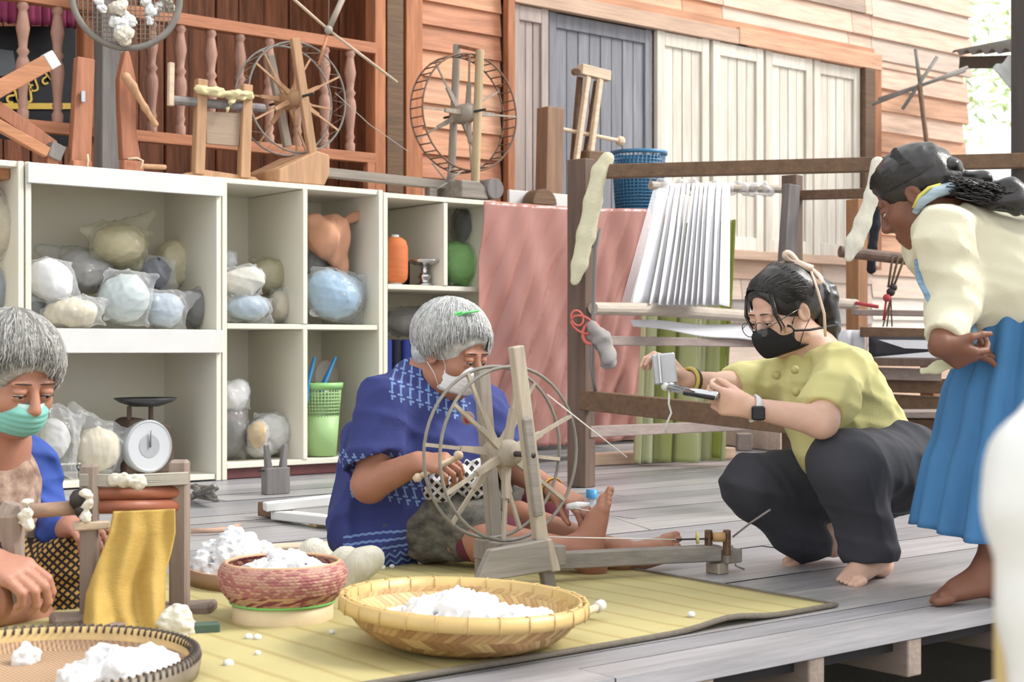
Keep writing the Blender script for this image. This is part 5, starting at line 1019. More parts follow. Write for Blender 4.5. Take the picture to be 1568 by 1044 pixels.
# ================================================================== PEOPLE
def basis(f, up=(0, 0, 1)):
    f = Vector(f).normalized(); r = f.cross(Vector(up)).normalized(); u = r.cross(f).normalized(); return Matrix((r, f, u)).transposed()   # columns: right, forward, up
class Head:
    def __init__(s, c, f, up=(0, 0, 1), k=1.0): s.c = Vector(c); s.M = basis(f, up); s.k = k
    def __call__(s, x, y, z): return s.c + s.M @ (Vector((x, y, z)) * s.k)
    def e(s, S, p, r, k=.012, sub=False): S.ell(s(*p), tuple(v * s.k for v in r), s.M, k, sub)
    def skin(s, S, neck, nr=.05):
        e = lambda *a, **b: s.e(S, *a, **b)
        e((0, -.012, .03), (.072, .09, .083)); e((0, .028, -.045), (.056, .058, .068), k=.03); e((0, .052, -.098), (.026, .026, .018), k=.03)
        for q in (-1, 1):
            e((q * .036, .052, -.03), (.028, .03, .028), k=.02); e((q * .028, .076, .02), (.026, .011, .009), k=.012)
            e((q * .031, .097, -.001), (.017, .013, .011), k=.012, sub=True)
            e((q * .031, .0785, .0045), (.0165, .0128, .0092), k=.003); e((q * .031, .0775, -.0105), (.0155, .012, .006), k=.004)
            e((q * .012, .094, -.036), (.0085, .009, .007), k=.007); e((q * .048, .01, -.075), (.02, .03, .022), k=.03)
            e((q * .075, -.008, -.012), (.008, .02, .031), k=.006); e((q * .081, -.004, -.012), (.006, .01, .019), k=.006, sub=True)
        S.cap(s(0, .08, .014), s(0, .104, -.03), .008 * s.k, .012 * s.k, .012)
        e((0, .083, -.064), (.022, .011, .006), k=.006); e((0, .081, -.075), (.019, .011, .0065), k=.006); e((0, .089, -.0695), (.024, .006, .0018), k=.004, sub=True)
        S.cap(s(0, -.022, -.04), neck, nr, nr * 1.05, .03)
    def eyes(s, root, open_=.5):
        wh, ir = mat('eye_white', (226, 218, 210), rough=.2, bump=0), mat('iris_dark', (40, 26, 20), rough=.15, bump=0)
        for q in (-1, 1):
            mb = MB(); mb.ball(s(q * .031, .0785, -.002), .0115 * s.k, 12, s.M); e = put('eye', mb, wh, root)
            mb = MB(); mb.ball(s(q * .031, .0856, -.0045), tuple(v * s.k for v in (.0056, .0056, .0056)), 10, s.M); put('iris', mb, ir, e)
            mb = MB(); mb.tube([s(q * (.031 + .0155 * t), .0905 - .006 * t * t, -.0025 - .002 * t * t) for t in (-1, -.5, 0, .5, 1)], .0014 * s.k, 5); put('eyelash', mb, ir, root)
            mb = MB(); mb.tube([s(q * (.03 + .02 * t), .0895 - .007 * (t + .2) ** 2, .021 + .003 * (1 - t * t)) for t in (-1, -.5, 0, .5, 1)], [.0014 * s.k, .0024 * s.k, .0026 * s.k, .002 * s.k, .001], 5, flat=.8); put('eyebrow', mb, mat('eyebrow_hair', (70, 58, 52), rough=.8), root)
    def mask(s, root, m, ridge=0.0, top=-.012, bot=-.112, pleat=.0012, strap=None, w=1.0):
        def fn(u, v):
            a = (u - .5) * 2; z = top + (bot - top) * v - .012 * abs(a) * (1 - 2 * v) ; d = .108 - .035 * (v - .3) ** 2 * 2 - (.018 if v < .12 else 0) * (1 - v / .12 if v < .12 else 0)
            if v > .8: d -= .05 * ((v - .8) / .2) ** 2
            x = .066 * w * math.sin(a * 1.25); y = -.012 + (d + .012) * math.cos(a * 1.25) ** .8 + ridge * (1 - abs(a)) ** 2; return s(x, y + pleat * math.sin(v * 40), z)
        mb = MB(); mb.grid(fn, 22, 20); o = put('face_mask', mb, m, root, solid=.002)
        mb = MB()
        for q in (-1, 1):
            for zz, ez in ((top - .008, .02), (bot + .03, -.035)): mb.tube([s(q * .063, .034, zz - .008), s(q * .0765, .016, (zz + ez) / 2), s(q * .084, -.012, ez)], .0014, 4)
        put('ear_loop', mb, strap or m, root); return o
    def strands(s, root, m, n, seed, crown=(0, -.035, .118), rad=(.086, .106, .095), cen=(0, -.012, .028), ends=None, wid=.0028, jit=.006, name='hair_strands'):
        """strands combed over the skull from the crown; ends(az) gives how far down they reach (polar angle)"""
        r = random.Random(seed); mb = MB()
        for i in range(n):
            az = r.uniform(-math.pi, math.pi); e = ends(az) * r.uniform(.86, 1.06); st = r.uniform(0, .72) * e; lift = r.uniform(.985, 1.06); pts = []; da = r.uniform(-.1, .42); ph = r.uniform(0, 6)
            for k in range(8):
                t = st + (e - st) * k / 7; a = az + da * t + .05 * math.sin(4 * t + ph); dx, dy, dz = math.sin(t) * math.sin(a), math.sin(t) * math.cos(a), math.cos(t)
                # tilt polar axis toward the crown (backwards)
                ty, tz = dy * math.cos(.35) - dz * math.sin(.35), dy * math.sin(.35) + dz * math.cos(.35); l = lift + (.02 * r.random() if k == 7 else 0)
                pts.append(s(cen[0] + dx * rad[0] * l, cen[1] + ty * rad[1] * l, cen[2] + tz * rad[2] * l) + Vector((r.uniform(-1, 1), r.uniform(-1, 1), r.uniform(-1, 1))) * jit * .3)
            mb.tube(pts, [wid * s.k * (1 - .75 * (k / 7) ** 2) for k in range(8)], 3, cap=False)
        put(name, mb, m, root)['kind'] = 'stuff'
def hand(S, wrist, f, n, side, size=1.0, curl=(.5, .6, .5), thumb=(.6, .6, .3), spread=.0, rs=1.0, tb=.5):
    """wrist point, direction of the fingers f, palm-facing normal n, side = direction of the thumb side"""
    f = Vector(f).normalized(); n = Vector(n); n = (n - f * n.dot(f)).normalized(); s = f.cross(n); s = s if s.dot(Vector(side)) > 0 else -s; w = Vector(wrist); z = size
    for i in range(4): S.cap(w + s * (.012 - .008 * i) * z, w + f * (.082 - .004 * abs(i - 1)) * z + s * (.028 - .019 * i) * z, .017 * z * rs, .0125 * z * rs, .012)
    for i in range(4):
        p = w + f * (.084 - .004 * abs(i - 1)) * z + s * (.029 - .0195 * i) * z; a = 0; L = (.043, .048, .045, .035)[i] * z; d0 = (f + s * spread * (1.2 - i)).normalized()
        for j in range(3):
            a += curl[j] * (1 + .08 * i); d = d0 * math.cos(a) + n * math.sin(a); q = p + d * L * (1, .66, .52)[j]; ra = (.0092, .0082, .0074, .0066)
            S.cap(p, q, ra[j] * z * rs, ra[j + 1] * z * rs, .003); p = q
    p = w + f * .02 * z + s * .022 * z; d = (f * thumb[0] + s * thumb[1] + n * thumb[2]).normalized(); q = p + d * .045 * z; S.cap(p, q, .0145 * z * rs, .0105 * z * rs, .01)
    d = (d * (1 - tb) + f * tb * .7 + n * tb * .5).normalized(); r = q + d * .032 * z; S.cap(q, r, .0105 * z * rs, .009 * z * rs, .004); S.cap(r, r + (d + f * .3).normalized() * .024 * z, .009 * z * rs, .007 * z * rs, .004)
def cut(S, end, d, r=.11):            # trims a sleeve or trouser leg with a clean hem
    S.ell(Vector(end) + Vector(d).normalized() * r, r, k=.006, sub=True)
def foot(S, ankle, toe_dir, up=(0, 0, 1), size=1.0, width_dir=None, toes=True, toe_up=0.0):
    """ankle joint, direction to the toes, up = direction from the sole to the shin"""
    f = Vector(toe_dir).normalized(); u = Vector(up); u = (u - f * u.dot(f)).normalized(); s = f.cross(u) if width_dir is None else Vector(width_dir).normalized(); a = Vector(ankle); z = size
    S.ell(a - u * .045 * z - f * .035 * z, (.03 * z,) * 3, k=.03); S.cap(a, a - u * .04 * z - f * .02 * z, .032 * z, .032 * z, .03)
    for o in (-1, 0, 1): S.cap(a - u * .03 * z + s * o * .012 * z, a - u * .055 * z + f * (.125 - .012 * o) * z + s * o * .024 * z, .027 * z, .014 * z, .02)
    S.cap(a + f * .005 * z, a - u * .035 * z + f * .09 * z, .028 * z, .018 * z, .03)
    if toes:
        for i in range(5):
            b = a - u * .058 * z + f * (.135 - .007 * abs(i - 1)) * z + s * (-.034 + .0165 * i) * z; r = (.0125 if i == 0 else .0085) * z; d = (f + u * toe_up - u * .15).normalized(); S.cap(b, b + d * (.034 - .004 * i) * z, r, r * .85, .004)
def skinmat(name, c): return mat(name, c, rough=.5, var=.1, scale=14, bump=.06, bscale=90, spec=.35, sss=.08)
def cloth(name, S, m, root, amp=.004, fr=45, seed=0, dirs=None, smooth=2, parent=None): return put(name, S.mesh(name, waves(amp * 1.5, fr * .62, seed, 6, dirs, True), smooth), m, parent or root)
# ---- printed cloth patterns
def pattern_cloth(name, base, light, rules, rough=.85, axis=None):
    """rules: list of (kind, z0, z1, pitch, x0, x1): zigzag / rows / hooks printed in light thread between heights (room metres)"""
    m = mat(name, base, rough=rough, var=.1, scale=8, bump=.12, bscale=160); T = m.node_tree; N, L = T.nodes, T.links; b = N['Principled BSDF']
    geo = N.new('ShaderNodeNewGeometry'); sp = N.new('ShaderNodeSeparateXYZ'); rot = N.new('ShaderNodeVectorRotate'); rot.rotation_type = 'Z_AXIS'; rot.inputs['Angle'].default_value = ALPHA
    L.new(geo.outputs['Position'], rot.inputs['Vector']); L.new(rot.outputs[0], sp.inputs[0])
    def M(op, a, c=None, d=None):
        n = N.new('ShaderNodeMath'); n.operation = op
        for i, v in enumerate((a, c, d)):
            if v is None: continue
            if isinstance(v, (int, float)): n.inputs[i].default_value = v
            else: L.new(v, n.inputs[i])
        return n.outputs[0]
    x, z = sp.outputs[0], sp.outputs[2]; total = None
    for kind, z0, z1, p, x0, x1, sl in rules:
        zz = M('ADD', z, M('MULTIPLY', x, sl)); xx = M('SUBTRACT', x, M('MULTIPLY', z, sl))
        tri = M('PINGPONG', xx, p * .5)
        if kind == 'zig': v = M('FRACT', M('DIVIDE', M('ADD', zz, M('MULTIPLY', tri, .9)), p * .62)); k = M('LESS_THAN', v, .36)
        elif kind == 'rows':
            v = M('FRACT', M('DIVIDE', M('ADD', zz, M('MULTIPLY', tri, .25)), p)); k = M('LESS_THAN', v, .3)
        elif kind == 'plaid':
            k = M('MAXIMUM', M('LESS_THAN', M('FRACT', M('DIVIDE', M('ADD', zz, M('MULTIPLY', xx, .5)), p)), .42), M('LESS_THAN', M('FRACT', M('DIVIDE', M('SUBTRACT', xx, M('MULTIPLY', zz, .5)), p)), .42))
        else:       # hooks: stepped S figures in columns
            row = M('FLOOR', M('DIVIDE', zz, p * 1.3)); xs_ = M('ADD', xx, M('MULTIPLY', row, p * .5)); fx = M('FRACT', M('DIVIDE', xs_, p)); fz = M('FRACT', M('DIVIDE', zz, p * 1.3))
            c1 = M('LESS_THAN', M('ABSOLUTE', M('SUBTRACT', fx, M('ADD', .5, M('MULTIPLY', M('SUBTRACT', fz, .45), -.5)))), .11)
            c2 = M('MULTIPLY', M('GREATER_THAN', fz, .74), M('MULTIPLY', M('GREATER_THAN', fx, .18), M('LESS_THAN', fx, .72))); c3 = M('MULTIPLY', M('LESS_THAN', fz, .16), M('MULTIPLY', M('GREATER_THAN', fx, .3), M('LESS_THAN', fx, .86))); k = M('MULTIPLY', M('MAXIMUM', c1, M('MAXIMUM', c2, c3)), M('LESS_THAN', fz, .9))
        w = M('MULTIPLY', M('MULTIPLY', M('GREATER_THAN', zz, z0), M('LESS_THAN', zz, z1)), M('MULTIPLY', M('GREATER_THAN', x, x0), M('LESS_THAN', x, x1)))
        k = M('MULTIPLY', k, w); total = k if total is None else M('MAXIMUM', total, k)
    mx = N.new('ShaderNodeMix'); mx.data_type = 'RGBA'; old = b.inputs['Base Color'].links[0].from_socket
    L.new(total, mx.inputs[0]); L.new(old, mx.inputs[7 - 1]); mx.inputs[7].default_value = lin(light); L.new(mx.outputs[2], b.inputs['Base Color']); return m

# ------------------------------------------------------------------ seated woman at the wheel
SK2 = skinmat('skin_seated', (182, 122, 92))
w2 = thing('person', 'grey-haired seated woman in blue patterned shirt and white mask turning the wheel', 'person', G(640, 852))
S = SDF(.0045); H2 = Head(Q(693, 537, 4.06), D(.80, -.52, -.36), k=1.02)
neck = Q(655, 590, 4.12); H2.skin(S, neck)
shR, shL = Q(592, 618, 3.99), Q(738, 628, 4.24); hip = Q(598, 800, 4.2)
S.cap(neck, hip, .09, .1, .04); S.cap(shR, shL, .05, .05, .03)
elR, wrR = Q(566, 742, 3.94), Q(640, 708, 3.83); S.chain([shR, elR, wrR], [.05, .047, .03], .02)
hand(S, wrR, Q(690, 708, 3.78) - wrR, D(.3, .5, -.8), (0, 0, 1), .92, (.75, .8, .5), (.7, .3, .5))
elL, wrL = Q(782, 715, 4.25), Q(850, 752, 4.06); S.chain([shL, elL, wrL], [.05, .043, .027], .02)
hand(S, wrL, Q(896, 776, 3.98) - wrL, D(-.1, .2, -1), D(0, -1, .3), .98, (.35, .5, .4), (.8, .2, .5))
kn1, an1 = Q(742, 828, 3.95), Q(884, 845, 3.90); S.chain([Q(640, 810, 4.12), kn1, an1], [.085, .055, .034], .03)
foot(S, an1, D(.1, .0, 1), D(-1, .0, .1), 1.06, width_dir=D(0, -1), toe_up=-.2)
kn2, an2 = Q(790, 800, 4.25), Q(950, 850, 3.97); S.chain([Q(640, 800, 4.25), kn2, an2], [.085, .058, .04], .03)
foot(S, an2 + D(.0, 0, .0), D(.93, .05, .36), D(-.35, -.7, .5), 1.05)
body = put('body', S.mesh('body'), SK2, w2)
H2.eyes(w2)
H2.mask(w2, mat('white_mask', (236, 236, 238), rough=.8, bump=.05), strap=mat('white_elastic', (230, 230, 230)))
M_hair = mat('silver_hair', (198, 198, 196), rough=.5, var=.2, st=(12, 12, 12), scale=6, spec=.5, col2=(232, 232, 230))
M_hair2 = mat('grey_hair', (150, 148, 144), rough=.5, var=.3, st=(12, 12, 12), scale=6, spec=.5, col2=(206, 204, 196))
def shorthair(Hd, root, m, seed, n=1500, full=1.0, fringe=1.05, m2=None):
    S = SDF(.005); Hd.e(S, (0, -.022, .04), (.087 * full, .102 * full, .088 * full)); Hd.e(S, (0, -.06, -.02), (.075, .05, .06), k=.03)
    Hd.e(S, (0, .12, -.02), (.09, .08, .08), k=.01, sub=True)
    for q in (-1, 1): Hd.e(S, (q * .09, .02, -.045), (.03, .045, .05), k=.01, sub=True)
    hb = put('hair', S.mesh('hair', waves(.001, 160, seed)), m, root)
    f = lambda az: (1.5 + .8 * (1 - math.cos(az)) * .5 + .2 * math.sin(az) ** 2) if abs(az) > .6 else fringe + .3 * abs(az)
    for mm, nn, sd in ((m, int(n * .6), seed), (m2, int(n * .4), seed + 1)): Hd.strands(root, mm, nn, sd, ends=f, rad=(.091 * full, .107 * full, .094 * full), cen=(0, -.018, .036), wid=.0026)
shorthair(H2, w2, M_hair, 21, 2600, 1.05, 1.45, mat('silver_hair_dark', (172, 172, 172), rough=.5))
mb = MB(); mb.tube([H2(x, y, z) for x, y, z in ((.075, .0, .09), (.05, .04, .123), (.02, .055, .135))], .0055, 6, flat=.6); mb.tube([H2(x, y, z) for x, y, z in ((.078, -.006, .088), (.055, .028, .122))], .004, 6); put('hair_clip', mb, mat('green_clip', (92, 214, 110), rough=.4), w2)
xq = lambda px, Z: (px - 784) / FPX * Z
M_shirt = pattern_cloth('indigo_shirt', (54, 64, 132), (118, 152, 206), [('hook', .355, .58, .026, xq(604, 4.1), xq(720, 4.1), .35), ('hook', .285, .325, .024, -9, xq(625, 4.0), 0), ('hook', .15, .235, .026, xq(540, 4.1), xq(720, 4.1), .1), ('rows', .085, .15, .02, xq(530, 4.1), 9, -.12), ('zig', -.1, .085, .03, xq(535, 4.1), 9, -.1)])
S = SDF(.006); ax_ = (D(-.74, -.67), .7)
S.cap(Q(640, 606, 4.12), Q(606, 690, 4.14), .11, .135, .05); S.cap(Q(608, 690, 4.14), Q(588, 800, 4.17), .155, .165, .05); S.cap(Q(588, 790, 4.17), Q(570, 830, 4.1), .12, .105, .05); S.cap(Q(672, 690, 4.1), Q(650, 780, 4.1), .12, .12, .05)
S.cap(shR + D(.02, .02, .0), shL - D(.02, .02), .078, .075, .05); S.cap(shR, elR.lerp(shR, .22), .082, .084, .03); S.cap(shL, elL.lerp(shL, .3), .075, .078, .03)
cut(S, shR.lerp(elR, .86), elR - shR, .12); S.cap(neck, H2(0, -.022, -.04), .062, .075, .01, sub=True)
S.cap(elR, wrR, .075, .05, .005, sub=True)
cloth('shirt', S, M_shirt, w2, .007, 32, 4, dirs=[(.3, .2, 1), (1, .3, .4), (.2, 1, .6)])
mb = MB(); mb.tube([neck + Vector((0, 0, .01)) + (H2.M @ Vector((.068 * math.cos(a), .068 * math.sin(a), .0))) for a in [i * .3142 for i in range(20)]], .011, 6, closed=True); put('collar', mb, mat('navy_collar', (34, 40, 88), rough=.8), w2)
mb = MB(); p = Q(716, 640, 3.98); mb.lathe([(.001, .002), (.016, .002), (.019, 0)], p, 18, R=Vector((0, 0, 1)).rotation_difference(-VIEWDIR).to_matrix()); e_ = put('badge', mb, mat('badge_border', (150, 132, 120), rough=.7), w2)
mb = MB(); mb.ball(p - VIEWDIR * .003, (.011, .005, .014), 8); put('badge_emblem', mb, mat('badge_red', (190, 44, 74), rough=.7), e_)
M_sar = mat('sarong_dark', (92, 88, 84), rough=.9, var=.5, scale=26, st=(1, 1, 1.6), col2=(128, 124, 112), bump=.15)
S = SDF(.006); S.cap(Q(622, 802, 4.12), Q(735, 812, 3.98), .105, .074, .05); S.cap(Q(640, 780, 4.25), Q(800, 772, 4.33), .115, .085, .05); S.ell(Q(690, 775, 4.12), (.16, .14, .1), k=.05)
S.cap(Q(640, 838, 4.05), Q(720, 838, 3.98), .03, .03, .04); sr = cloth('sarong', S, M_sar, w2, .006, 40, 6)
S = SDF(.006); S.cap(Q(725, 832, 3.96), Q(772, 822, 4.0), .052, .06, .03); S.cap(Q(800, 776, 4.33), Q(835, 785, 4.28), .083, .07, .03); cloth('sarong_hem', S, mat('maroon_hem', (110, 44, 62), rough=.9), w2, .003, 50, 2)
S = SDF(.005)
for k in range(14): S.ell(Q(662 + 75 * rnd.random(), 712 + 46 * rnd.random(), 3.97 + .08 * rnd.random()), .022 + .014 * rnd.random(), k=.03)
meta(put('checked_cloth', S.mesh('checked_cloth', waves(.006, 110, 5)), pattern_cloth('black_white_check', (44, 40, 42), (210, 206, 206), [('plaid', -9, 9, .022, -9, 9, .3)])), 'crumpled black and white checked cloth in the seated woman\'s lap', 'cloth')
mb = MB(); mb.tube([Q(634, 734, 3.8), Q(700, 700, 3.77)], .008, 8); mb.ball(Q(702, 697, 3.77), .013, 8); mb.ball(Q(640, 731, 3.79), .012, 8); meta(put('crank_handle', mb, M_light), 'pale wooden crank handle in the seated woman\'s right hand', 'handle')
mb = MB(); q = elL.lerp(wrL, .93); tt = (wrL - elL).normalized(); u_ = tt.orthogonal().normalized(); v_ = tt.cross(u_); mb.tube([q + (u_ * math.cos(a) + v_ * math.sin(a)) * .033 for a in [i * .3142 for i in range(20)]], .0035, 6, closed=True); put('bangle', mb, mat('gold', (226, 176, 60), rough=.25, metal=.8, bump=0), w2)
mb = MB(); mb.tube([Q(868, 776, 3.93), Q(885, 774, 3.92), Q(903, 772, 3.92)], [.008, .011, .005], 8); meta(put('cotton_sliver', mb, M_cotton), 'white cotton roll pinched in the seated woman\'s left hand', 'cotton')

# ------------------------------------------------------------------ woman at the left, working the gin
SK1 = skinmat('skin_left', (192, 130, 102))
w1 = thing('person', 'grey-haired woman in mint mask and blue jacket bending over the cotton gin', 'person', G(20, 955))
S = SDF(.0045); H1 = Head(Q(22, 578, 3.42), D(.70, -.62, -.40), k=1.10); neck = Q(-12, 680, 3.5); H1.skin(S, neck, .055)
sL, sR = Q(38, 712, 3.62), Q(-120, 730, 3.42); hip = Q(-40, 900, 3.62); S.cap(neck, hip, .09, .11, .04); S.cap(sL, sR, .05, .05, .03)
eL, wL_ = Q(72, 806, 3.62), Q(108, 808, 3.42); S.chain([sL, eL, wL_], [.05, .045, .03], .02); hand(S, wL_, D(.6, -.7, .1), D(0, .3, -1), (0, 0, 1), .9, (.6, .7, .5))
eR, wR = Q(-130, 862, 3.25), Q(-26, 860, 3.04); S.chain([sR, eR, wR], [.05, .05, .037], .02); hand(S, wR, Q(60, 886, 3.0) - wR, D(-.1, .45, -.9), D(.3, .3, .8), 1.12, (.45, .85, .6), (.8, .3, .45), rs=1.12)
S.chain([hip, Q(-20, 915, 3.12), Q(58, 948, 3.3)], [.1, .055, .04], .03); foot(S, Q(50, 944, 3.28), D(.5, -.5, -.2), D(.2, -.3, 1), .85)
put('body', S.mesh('body'), SK1, w1); H1.eyes(w1)
H1.mask(w1, mat('mint_mask', (126, 206, 192), rough=.8, bump=.05), strap=MATS['white_elastic'], top=-.02, pleat=.002)
mb = MB(); mb.grid(lambda u, v: H1(.055 * math.sin((u - .5) * 2), -.01 + .113 * math.cos((u - .5) * 2) ** .8 * (.93 + .06 * v), -.019 - .016 * v - .01 * abs(u - .5)), 16, 2); put('mask_band', mb, mat('pale_mask_band', (190, 226, 222), rough=.8), w1, solid=.003)
shorthair(H1, w1, M_hair2, 31, 3000, 1.06, 1.5, mat('grey_hair_dark', (134, 131, 127), rough=.5))
S = SDF(.006); S.cap(Q(-30, 735, 3.58), Q(-40, 900, 3.66), .13, .16, .05); S.cap(sL, Q(-60, 725, 3.52), .07, .07, .04); S.cap(sL, eL, .068, .06, .03); S.cap(eL, eL.lerp(wL_, .75), .056, .048, .03); S.cap(sR, eR, .07, .06, .03)
S.cap(neck, H1(0, -.02, -.04), .075, .075, .01, sub=True); S.cap(Q(-8, 690, 3.38), Q(-2, 860, 3.3), .05, .05, .02, sub=True); cloth('jacket', S, mat('royal_blue_jacket', (48, 84, 176), rough=.75, var=.15, bump=.1), w1, .008, 38, 8, dirs=[(.2, .2, 1), (1, .2, .5)])
S = SDF(.006); S.cap(Q(-14, 740, 3.53), Q(-20, 880, 3.52), .115, .13, .04); S.cap(neck, H1(0, -.02, -.04), .066, .066, .01, sub=True); cloth('blouse', S, mat('brown_print_blouse', (150, 104, 84), rough=.8, var=.4, scale=30, col2=(204, 172, 148)), w1, .004, 60, 3)
S = SDF(.006); S.cap(Q(-30, 905, 3.55), Q(95, 872, 3.42), .12, .07, .05); S.cap(Q(95, 862, 3.42), Q(88, 925, 3.4), .062, .055, .04); S.cap(Q(20, 880, 3.45), Q(100, 925, 3.4), .09, .05, .04)
cloth('sarong', S, pattern_cloth('yellow_black_plaid', (196, 150, 52), (40, 32, 34), [('plaid', -9, 9, .015, -9, 9, .25)]), w1, .008, 45, 5)
mb = MB(); mb.box(Q(39, 748, 3.52), (.03, .012, .03)); meta(B('tag', mb, mat('pale_tag', (190, 206, 222))), 'small pale tag pinned on the blue jacket', 'tag')
# ------------------------------------------------------------------ squatting woman with the phone
SK3 = skinmat('skin_squatting', (226, 178, 152))
w3 = thing('person', 'squatting woman in yellow blouse and black mask filming with a phone', 'person', G(1300, 875))
S = SDF(.0045); H3 = Head(Q(1199, 474, 3.98), D(-.82, -.42, -.42), k=.98); neck = Q(1243, 545, 4.04); H3.skin(S, neck, .045)
sN, sF = Q(1287, 565, 3.92), Q(1178, 588, 4.16); pel = Q(1368, 712, 4.08); S.cap(neck, pel, .08, .11, .04); S.cap(sN, sF, .045, .045, .03)
eN, wN = Q(1258, 645, 3.72), Q(1150, 624, 3.70); S.chain([sN, eN, wN], [.047, .041, .025], .02)
hand(S, wN, Q(1098, 612, 3.72) - wN, D(-.1, .75, .3), (0, 0, 1), .92, (.55, .8, .5), (.8, .25, .4), tb=.4)
eF, wF = Q(1112, 592, 4.1), Q(1048, 582, 3.98); S.chain([sF, eF, wF], [.045, .04, .025], .02)
hand(S, wF, Q(1022, 548, 3.97) - wF, D(-.75, -.1, -.6), D(0, -1, .2), .9, (.55, .75, .6), (.7, .5, .4))
hN, hF = Q(1378, 715, 4.0), Q(1352, 720, 4.14); kN, kF = Q(1294, 712, 3.76), Q(1155, 742, 4.02); aN, aF = Q(1338, 850, 3.86), Q(1262, 832, 4.16); aN.z = .083; aF.z = .07
S.chain([hN, kN, aN], [.08, .055, .036], .03); S.chain([hF, kF, aF], [.08, .055, .036], .03)
foot(S, aN - Vector((0, 0, .008)), D(-.62, -.7, -.05), (0, 0, 1), 1.0); foot(S, aF + Vector((0, 0, .01)), D(-.75, -.3, -.12), (0, 0, 1), .92)
put('body', S.mesh('body'), SK3, w3); H3.eyes(w3)
H3.mask(w3, mat('black_mask', (38, 36, 38), rough=.8, bump=.03), ridge=.022, pleat=0, top=-.014, bot=-.115)
M_black = mat('black_hair', (34, 28, 27), rough=.35, var=.3, st=(10, 10, 10), scale=6, spec=.6)
def longhair(Hd, root, seed, full=1.03, brow=-.012):
    S = SDF(.005); Hd.e(S, (0, -.02, .038), (.083 * full, .1 * full, .086 * full)); Hd.e(S, (0, -.075, .0), (.06, .05, .07), k=.04)
    Hd.e(S, (0, .122, brow), (.084, .078, .084), k=.008, sub=True)
    for q in (-1, 1): Hd.e(S, (q * .088, .03, -.055), (.03, .05, .06), k=.008, sub=True); Hd.e(S, (q * .085, -.005, -.015), (.015, .02, .03), k=.004, sub=True)
    put('hair', S.mesh('hair', waves(.0015, 140, seed)), M_black, root)
    r = random.Random(seed); mb = MB()
    for i in range(560):
        a = r.uniform(-1.5, 1.5); pts = []
        for k in range(7):
            t = k / 6; fx, fy, fz = .08 * math.sin(a), .035 + .04 * math.cos(a), .03 + (brow + .062) * math.cos(a) + r.uniform(-.004, .006); bx, by, bz = .03 * math.sin(a), -.115, .02
            p = Vector((fx + (bx - fx) * t, fy + (by - fy) * t, fz + (bz - fz) * t)); p0 = Vector((0, -.018, .035)); d = p - p0; n_ = math.sqrt((d.x / .085) ** 2 + (d.y / .103) ** 2 + (d.z / .089) ** 2); p = p0 + d * (full * r.uniform(1.0, 1.03) / n_); pts.append(Hd(*p))
        mb.tube(pts, .0022, 3, cap=False)
    put('hair_strands', mb, M_black, root)['kind'] = 'stuff'
longhair(H3, w3, 41, 1.05, .002)
S = SDF(.005); S.chain([H3(.0, -.1, .03), H3(0, -.125, -.02), H3(0, -.12, -.1), Q(1272, 552, 4.06)], [.04, .048, .034, .014], .03); put('tied_hair', S.mesh('tied_hair', waves(.003, 120, 3)), M_black, w3)
for q_ in ((.05, .054, .046, .058, .05, .042, .038), (-.06, -.064, -.058, -.054, -.05)):
    mb = MB()
    for q in q_: mb.tube([H3(q, .062, .07), H3(q * 1.22, .078, .02 + rnd.uniform(-.004, .004)), H3(q * 1.26, .074 + rnd.uniform(-.004, .004), -.02), H3(q * 1.16, .074, -.038 + rnd.uniform(-.008, .008))], [.0016, .0018, .0014, .0006], 4)
    put('fringe', mb, M_black, w3)
mr = mat('peach_ribbon', (238, 208, 184), rough=.5); mb = MB()
def loop(a, b, w):  # ribbon loop
    A, Bq = Vector(a), Vector(b); up = (Bq - A).cross(VIEWDIR).normalized() * w; mb.tube([A + (Bq - A) * (.5 - .5 * math.cos(t)) + up * math.sin(t) * (.4 + .6 * (.5 - .5 * math.cos(t))) for t in [i * .4488 for i in range(14)]], .0085, 6, closed=True, flat=.3)
loop(Q(1222, 404, 3.98), Q(1202, 388, 3.96), .012); loop(Q(1238, 410, 3.97), Q(1256, 432, 3.94), .012); mb.tube([Q(1218, 402, 3.96), Q(1232, 408, 3.95), Q(1244, 412, 3.95)], .011, 8)
mb.tube([Q(1240, 410, 3.95), Q(1252, 445, 3.92), Q(1262, 480, 3.92), Q(1264, 515, 3.93)], .004, 5); put('ribbon_bow', mb, mr, w3)
wire = mat('glasses_wire', (120, 112, 108), rough=.2, metal=.9, bump=0); mb = MB()
for q in (-1, 1): mb.tube([H3(q * .032 + .023 * math.cos(a), .111, -.012 + .021 * math.sin(a)) for a in [i * .3142 for i in range(20)]], .0014, 5, closed=True); mb.tube([H3(q * .055, .109, -.008), H3(q * .076, .06, .0), H3(q * .08, .0, .004)], .0014, 5)
mb.tube([H3(-.01, .112, -.01), H3(0, .116, -.006), H3(.01, .112, -.01)], .0012, 5); gl = put('glasses', mb, wire, w3)
for q in (-1, 1): mb = MB(); mb.lathe([(.001, 0), (.022, 0)], H3(q * .032, .111, -.012), 18, R=H3.M @ Matrix.Rotation(math.pi / 2, 3, 'X')); put('lens', mb, mat('glass_lens', (230, 235, 240), rough=.05, alpha=.12, bump=0, spec=.8), gl)
M_yb = mat('yellow_blouse', (214, 206, 128), rough=.8, var=.05, bump=.1, bscale=220)
S = SDF(.0055); S.cap(Q(1240, 578, 4.03), Q(1290, 640, 4.05), .1, .115, .05); S.cap(Q(1285, 640, 4.05), Q(1322, 690, 4.05), .122, .125, .05); S.cap(Q(1245, 630, 3.98), Q(1262, 690, 3.96), .08, .08, .06); S.cap(sN, sF, .066, .062, .05); S.cap(Q(1300, 580, 4.0), Q(1345, 670, 4.06), .085, .09, .05)
